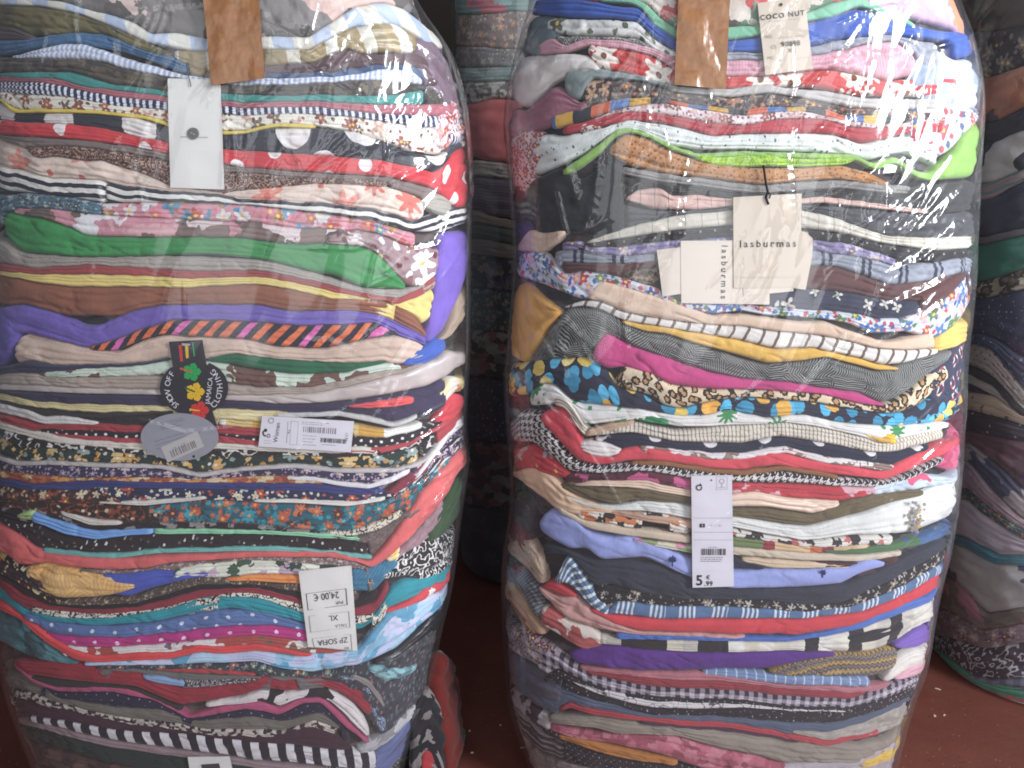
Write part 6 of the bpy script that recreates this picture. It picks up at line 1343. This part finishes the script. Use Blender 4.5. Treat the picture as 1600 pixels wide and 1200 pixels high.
# 9 long receipt-like price tag
q9 = [(1079, 741), (1142, 740), (1145, 913), (1081, 915)]
t = sheet('price_tag', B_right, q9, OF + .0022, .0008, glossw, bend=.0007, nv=28, seed=9)
tag(t, 'long white price tag reading 5.99 with recycling mark and barcode', 'price tag')
o9 = OF + .0022 + .0009
def on9(polys, m): return ink('lettering', B_right, polys, o9, m, t)
text(B_right, '5', (1091.5, 904), 0, 22, o9, inkb, t, bold=.5)
text(B_right, '€', (1105, 899), 0, 9, o9, inkb, t, bold=.15)
text(B_right, '.99', (1105.5, 908.5), 0, 10, o9, inkb, t, bold=.25, spacing=1.1)
on9(barcode(1095, 854, 1132, 864, 12, .7, 2.0), inkb)
on9(fine_print(1094, 867, 1131, 873, 3, 13, .6), inkg)
on9(fine_print(1106, 851.5, 1120, 852, 1, 14), inkg)
on9([rect(1092, 815, 1100, 821)], inkb)
text(B_right, 'S', (1096, 818), 0, 5.5, o9 + .0003, white_ink, t)
text(B_right, 'M   L   XL', (1117, 818), 0, 4.5, o9, inkl, t)
on9([rect(1083, 806, 1143, 806.7), rect(1083, 828, 1143, 828.7), rect(1083, 840, 1143, 840.6)], inkl)
on9([cq(1091, 759, 4, .9, -.4, 4.6)], inkb); on9([[(1093, 752), (1096, 756.5), (1090.5, 757)]], inkb)
on9([circ(1110, 747.5, 1.3, None, 10)], inkb)
on9(frame_polys(1118, 742, 1135, 762, .5), inkl); on9([cq(1126.5, 749, 3.6, .5, 0, 6.2), rect(1126, 753, 1127, 759), rect(1121, 758.5, 1132, 759.2)], inkl)

# leaf-like emblems on the periwinkle cloth
def leaf_mark(cx, cy, s, ang):
    pol = []
    for a in (-1.15, -.6, 0, .6, 1.15):
        c, n = math.cos(a - math.pi / 2 + ang), math.sin(a - math.pi / 2 + ang)
        l = s * (1 - .28 * abs(a)); w = s * .26
        pol.append([(cx - n * w * .5, cy + c * w * .5), (cx + c * l * .55 - n * w, cy + n * l * .55 + c * w), (cx + c * l, cy + n * l), (cx + c * l * .55 + n * w, cy + n * l * .55 - c * w), (cx + n * w * .5, cy - c * w * .5)])
    pol.append([(cx - 1.2, cy), (cx + 1.2, cy), (cx + 1, cy + s * .8), (cx - 1, cy + s * .8)])
    return pol
em = ink('emblem', B_right, leaf_mark(1050, 875, 10, .1), .0052, plain('navy_thread', '#23285c', .8), None)
em2 = ink('emblem', B_right, leaf_mark(1283, 894, 8, .6), .0052, plain('navy_thread', '#23285c', .8), None)
for o in bpy.data.objects:
    if o.get('label', '').startswith('periwinkle'):
        em.parent = o; em2.parent = o

# sequins sewn on the white cloth
sq_m = plain('sequin', '#8a8480', .25, .9); sq_g = plain('gold_sequin', '#c09a50', .25, .9)
for o in list(bpy.data.objects):
    if o.get('label', '').startswith('white cotton cloth'):
        r = random.Random(3)
        pol = [circ(1429 + r.gauss(0, 6), 808 + r.uniform(-26, 22), r.uniform(1.4, 3.2), None, 8) for _ in range(60)]
        for k, (ps, m) in enumerate(((pol[:44], sq_m), (pol[44:], sq_g))):
            VV = []; FF = []
            for n_, p in enumerate(ps):
                b0 = len(VV); P = lay(B_right, p, .0048 + n_ * .00002); VV += list(P); FF.append([b0 + q for q in range(len(p))][::-1])
            mesh_obj('sequins', VV, None, m, parent=o, lists=FF, smooth=False)

# ------------------------------------------------------------------ clear film and brown tape
film_m = film_material()
cre_l = [([(185, 58), (180, 95)], 7, 2.2), ([(215, 28), (205, 60)], 4, 1.6), ([(252, 14), (230, 66)], 5, 2), ([(265, 60), (232, 95), (190, 150)], 3, 1.6), ([(238, 110), (222, 150), (205, 182)], 3, 1.6), ([(188, 215), (175, 246)], 5, 2),
         ([(372, 130), (366, 190), (370, 240), (380, 300)], 8, 2.6), ([(352, 150), (356, 230), (350, 300)], 5, 1.4), ([(570, 65), (573, 98)], 5, 2), ([(597, 150), (599, 205), (598, 260)], 4, 2.4),
         ([(470, 95), (580, 165)], 3, 1.2), ([(520, 100), (600, 190)], 3, 1.2), ([(380, 20), (470, 60), (540, 130)], 3, 1), ([(150, 20), (330, 5)], 3, 1),
         ([(627, 270), (616, 300), (604, 332)], 6, 2.4), ([(738, 285), (700, 330), (672, 396)], 7, 2.8), ([(600, 240), (640, 234), (690, 246), (716, 224)], 5, 2), ([(640, 60), (690, 110), (712, 170)], 8, 3), ([(655, 100), (690, 160), (705, 215)], 7, 3), ([(680, 160), (715, 230)], 5, 2.4),
         ([(708, 60), (725, 130), (733, 190)], 6, 2), ([(690, 690), (668, 730), (650, 765)], 5, 2), ([(706, 738), (672, 785), (640, 832)], 6, 2.4), ([(722, 700), (690, 755), (668, 800)], 5, 2), ([(700, 770), (650, 830), (610, 860)], 5, 1.6),
         ([(690, 985), (640, 1010), (588, 1044)], 6, 2.4), ([(676, 1010), (620, 1050), (580, 1070)], 6, 2), ([(650, 1110), (610, 1165), (575, 1205)], 7, 2.2), ([(404, 822), (435, 826)], 5, 2.4), ([(70, 800), (85, 808)], 4, 2.2),
         ([(15, 340), (22, 372)], 5, 1.8), ([(290, 440), (293, 500)], 2.5, 1), ([(480, 805), (430, 835)], 4, 1.2), ([(640, 690), (700, 655)], 4, 1.6), ([(30, 640), (150, 650), (280, 640)], 3, .9), ([(560, 470), (600, 475)], 4, 1.2)]
cru_l = [(670, 180, 60, 115, .0056, .4), (610, 110, 60, 60, .003, .5), (640, 330, 50, 55, .0032, .8), (700, 760, 40, 90, .0026, 1.0), (375, 220, 26, 90, .0024, .1), (600, 60, 110, 70, .0016, .5), (215, 90, 70, 80, .0016, .6), (640, 1080, 60, 110, .0022, .9), (330, 680, 260, 60, .0007, .2), (20, 360, 26, 50, .002, .2)]
cre_l += random_creases(46, (20, -30, 700, 420), 5) + random_creases(26, (560, 100, 735, 800), 6, -.6) + random_creases(14, (30, 420, 640, 1150), 7, -1.2, (60, 200), (.5, 1.0))
film(B_left, 'clear plastic bag around the left bale, crinkled at its right shoulder', cre_l, cru_l, 2.3, film_m)
cre_r = [([(986, 84), (962, 118), (943, 146)], 5, 2), ([(1034, 76), (1010, 120), (982, 186)], 5, 2.2), ([(1020, 188), (998, 235), (985, 292)], 9, 2.8), ([(1032, 185), (1042, 230), (1046, 266)], 4, 1.8), ([(1076, 245), (1062, 300), (1056, 340), (1050, 380)], 10, 3), ([(1053, 330), (1060, 360)], 7, 2), ([(1238, 176), (1226, 240), (1225, 300), (1232, 360)], 9, 2.4),
         ([(1342, 130), (1320, 155), (1300, 182)], 5, 2), ([(1282, 195), (1262, 216)], 3, 1.8), ([(1442, 288), (1415, 325), (1388, 362)], 5, 2.4), ([(1472, 288), (1430, 340), (1385, 392)], 5, 2.6), ([(1500, 286), (1470, 320), (1452, 352)], 5, 2.4), ([(1524, 305), (1470, 370), (1404, 424)], 6, 2.8), ([(1512, 405), (1450, 445), (1370, 482)], 6, 2.8), ([(1518, 440), (1460, 475), (1392, 522)], 6, 2.8), ([(1380, 290), (1376, 330), (1370, 390)], 5, 2.2), ([(1405, 250), (1390, 290)], 4, 2),
         ([(1420, 130), (1418, 180), (1414, 240)], 6, 2.4), ([(1440, 80), (1490, 62), (1518, 48)], 4, 2.4), ([(876, 236), (895, 272), (906, 318)], 8, 2.2), ([(872, 285), (882, 330), (893, 378)], 4, 1.6), ([(828, 486), (850, 525), (872, 562)], 4, 2), ([(852, 508), (880, 545), (930, 566)], 4, 1.6), ([(810, 520), (845, 585), (870, 620)], 4, 1.6),
         ([(1506, 638), (1490, 664), (1468, 682)], 7, 2.6), ([(1502, 660), (1465, 690), (1420, 732)], 6, 2.4), ([(1500, 720), (1460, 750)], 4, 1.6), ([(1492, 798), (1470, 815), (1440, 834)], 7, 2.6), ([(1300, 40), (1340, 20), (1400, 10)], 3, 1.4), ([(1216, 45), (1380, 90)], 3, 1), ([(1060, 80), (1120, 40)], 3, 1.4), ([(1025, 10), (1080, 40), (1060, 90)], 4, 1.6), ([(1425, 1060), (1395, 1130), (1380, 1200)], 5, 1.6), ([(840, 640), (868, 662)], 5, 1.8), ([(820, 60), (800, 150), (795, 240)], 5, 1.4),
         ([(1395, 20), (1420, -10)], 5, 2), ([(800, 860), (850, 960), (900, 1000)], 4, 1.2), ([(1380, 980), (1450, 940)], 4, 1.4), ([(1500, 540), (1450, 570)], 4, 1.6)]
cru_r = [(1475, 165, 60, 95, .0060, .3), (1410, 110, 60, 70, .0036, .5), (1460, 400, 70, 110, .0034, 1.0), (1440, 60, 60, 60, .002, .3), (1000, 230, 40, 80, .0022, .2), (1060, 320, 22, 60, .0024, .1), (1480, 700, 40, 70, .0026, .9), (850, 520, 50, 80, .0022, -.8), (1228, 330, 26, 60, .0020, .1), (1080, 30, 120, 60, .0016, .5), (1430, 1080, 40, 90, .002, .6), (1380, 60, 90, 60, .0015, .5)]
cre_r += random_creases(46, (840, -30, 1500, 420), 15) + random_creases(30, (1330, 40, 1530, 800), 16, -.7) + random_creases(14, (800, 380, 920, 700), 18, .5) + random_creases(12, (830, 480, 1450, 1150), 17, -1.2, (60, 200), (.5, 1.0))
film(B_right, 'clear plastic bag around the right bale, crinkled at its upper right', cre_r, cru_r, 6.1, film_m)
film(B_far, 'clear plastic bag around the bale behind at right, gathered on top', [([(1600, 0), (1550, 60)], 7, 3), ([(1580, -10), (1530, 50)], 6, 3), ([(1620, 10), (1590, 80)], 7, 3)], [(1575, 20, 60, 60, .005, .8), (1600, 500, 90, 300, .002, .5), (1540, 1060, 90, 60, .003, .6)], 8.8, film_m, front=(260, 260))
film(B_gap, 'clear plastic bag around the far gap bale', [([(745, 20), (760, 140)], 5, 2)], [(760, 150, 60, 300, .003, .3)], 12.1, film_m, front=(180, 220))

def tape_mat():
    m, nt, b = new_mat('brown_packing_tape')
    p = Pat(nt, 77)
    f = p.noise(26, 4, .5)
    c = p.mix((f - .3) * 1.2, '#7c5436', '#966c48')
    nt.links.new(c, b.inputs['Base Color'])
    b.inputs['Roughness'].default_value = .30; b.inputs['Specular IOR Level'].default_value = .55
    bu = nt.nodes.new('ShaderNodeBump'); bu.inputs['Strength'].default_value = .55; bu.inputs['Distance'].default_value = .004
    h = p.noise(34, 2, .8)
    nt.links.new(h.k, bu.inputs['Height']); nt.links.new(bu.outputs[0], b.inputs['Normal'])
    return m
tm = tape_mat()
bags = [o for o in bpy.data.objects if o.name.startswith('plastic_bag')]
bag_l = [o for o in bags if 'left bale' in o['label']][0]; bag_r = [o for o in bags if 'right bale' in o['label']][0]
sheet('packing_tape', B_left, [(318, -50), (404, -50), (417, 124), (335, 135)], .0130, .0005, tm, bag_l, bend=.0034, nu=24, nv=40, seed=2)
sheet('packing_tape', B_right, [(1062, -60), (1140, -60), (1131, 141), (1052, 134)], .0130, .0005, tm, bag_r, bend=.0034, nu=24, nv=40, seed=6)
labs = {}
for o in bpy.data.objects:
    if o.get('label'): labs.setdefault(o['label'], []).append(o.name)
for k, v in labs.items():
    if len(v) > 1: print('DUPLICATE LABEL', k, v)
    if not 4 <= len(k.split()) <= 16: print('LABEL LENGTH', len(k.split()), k)
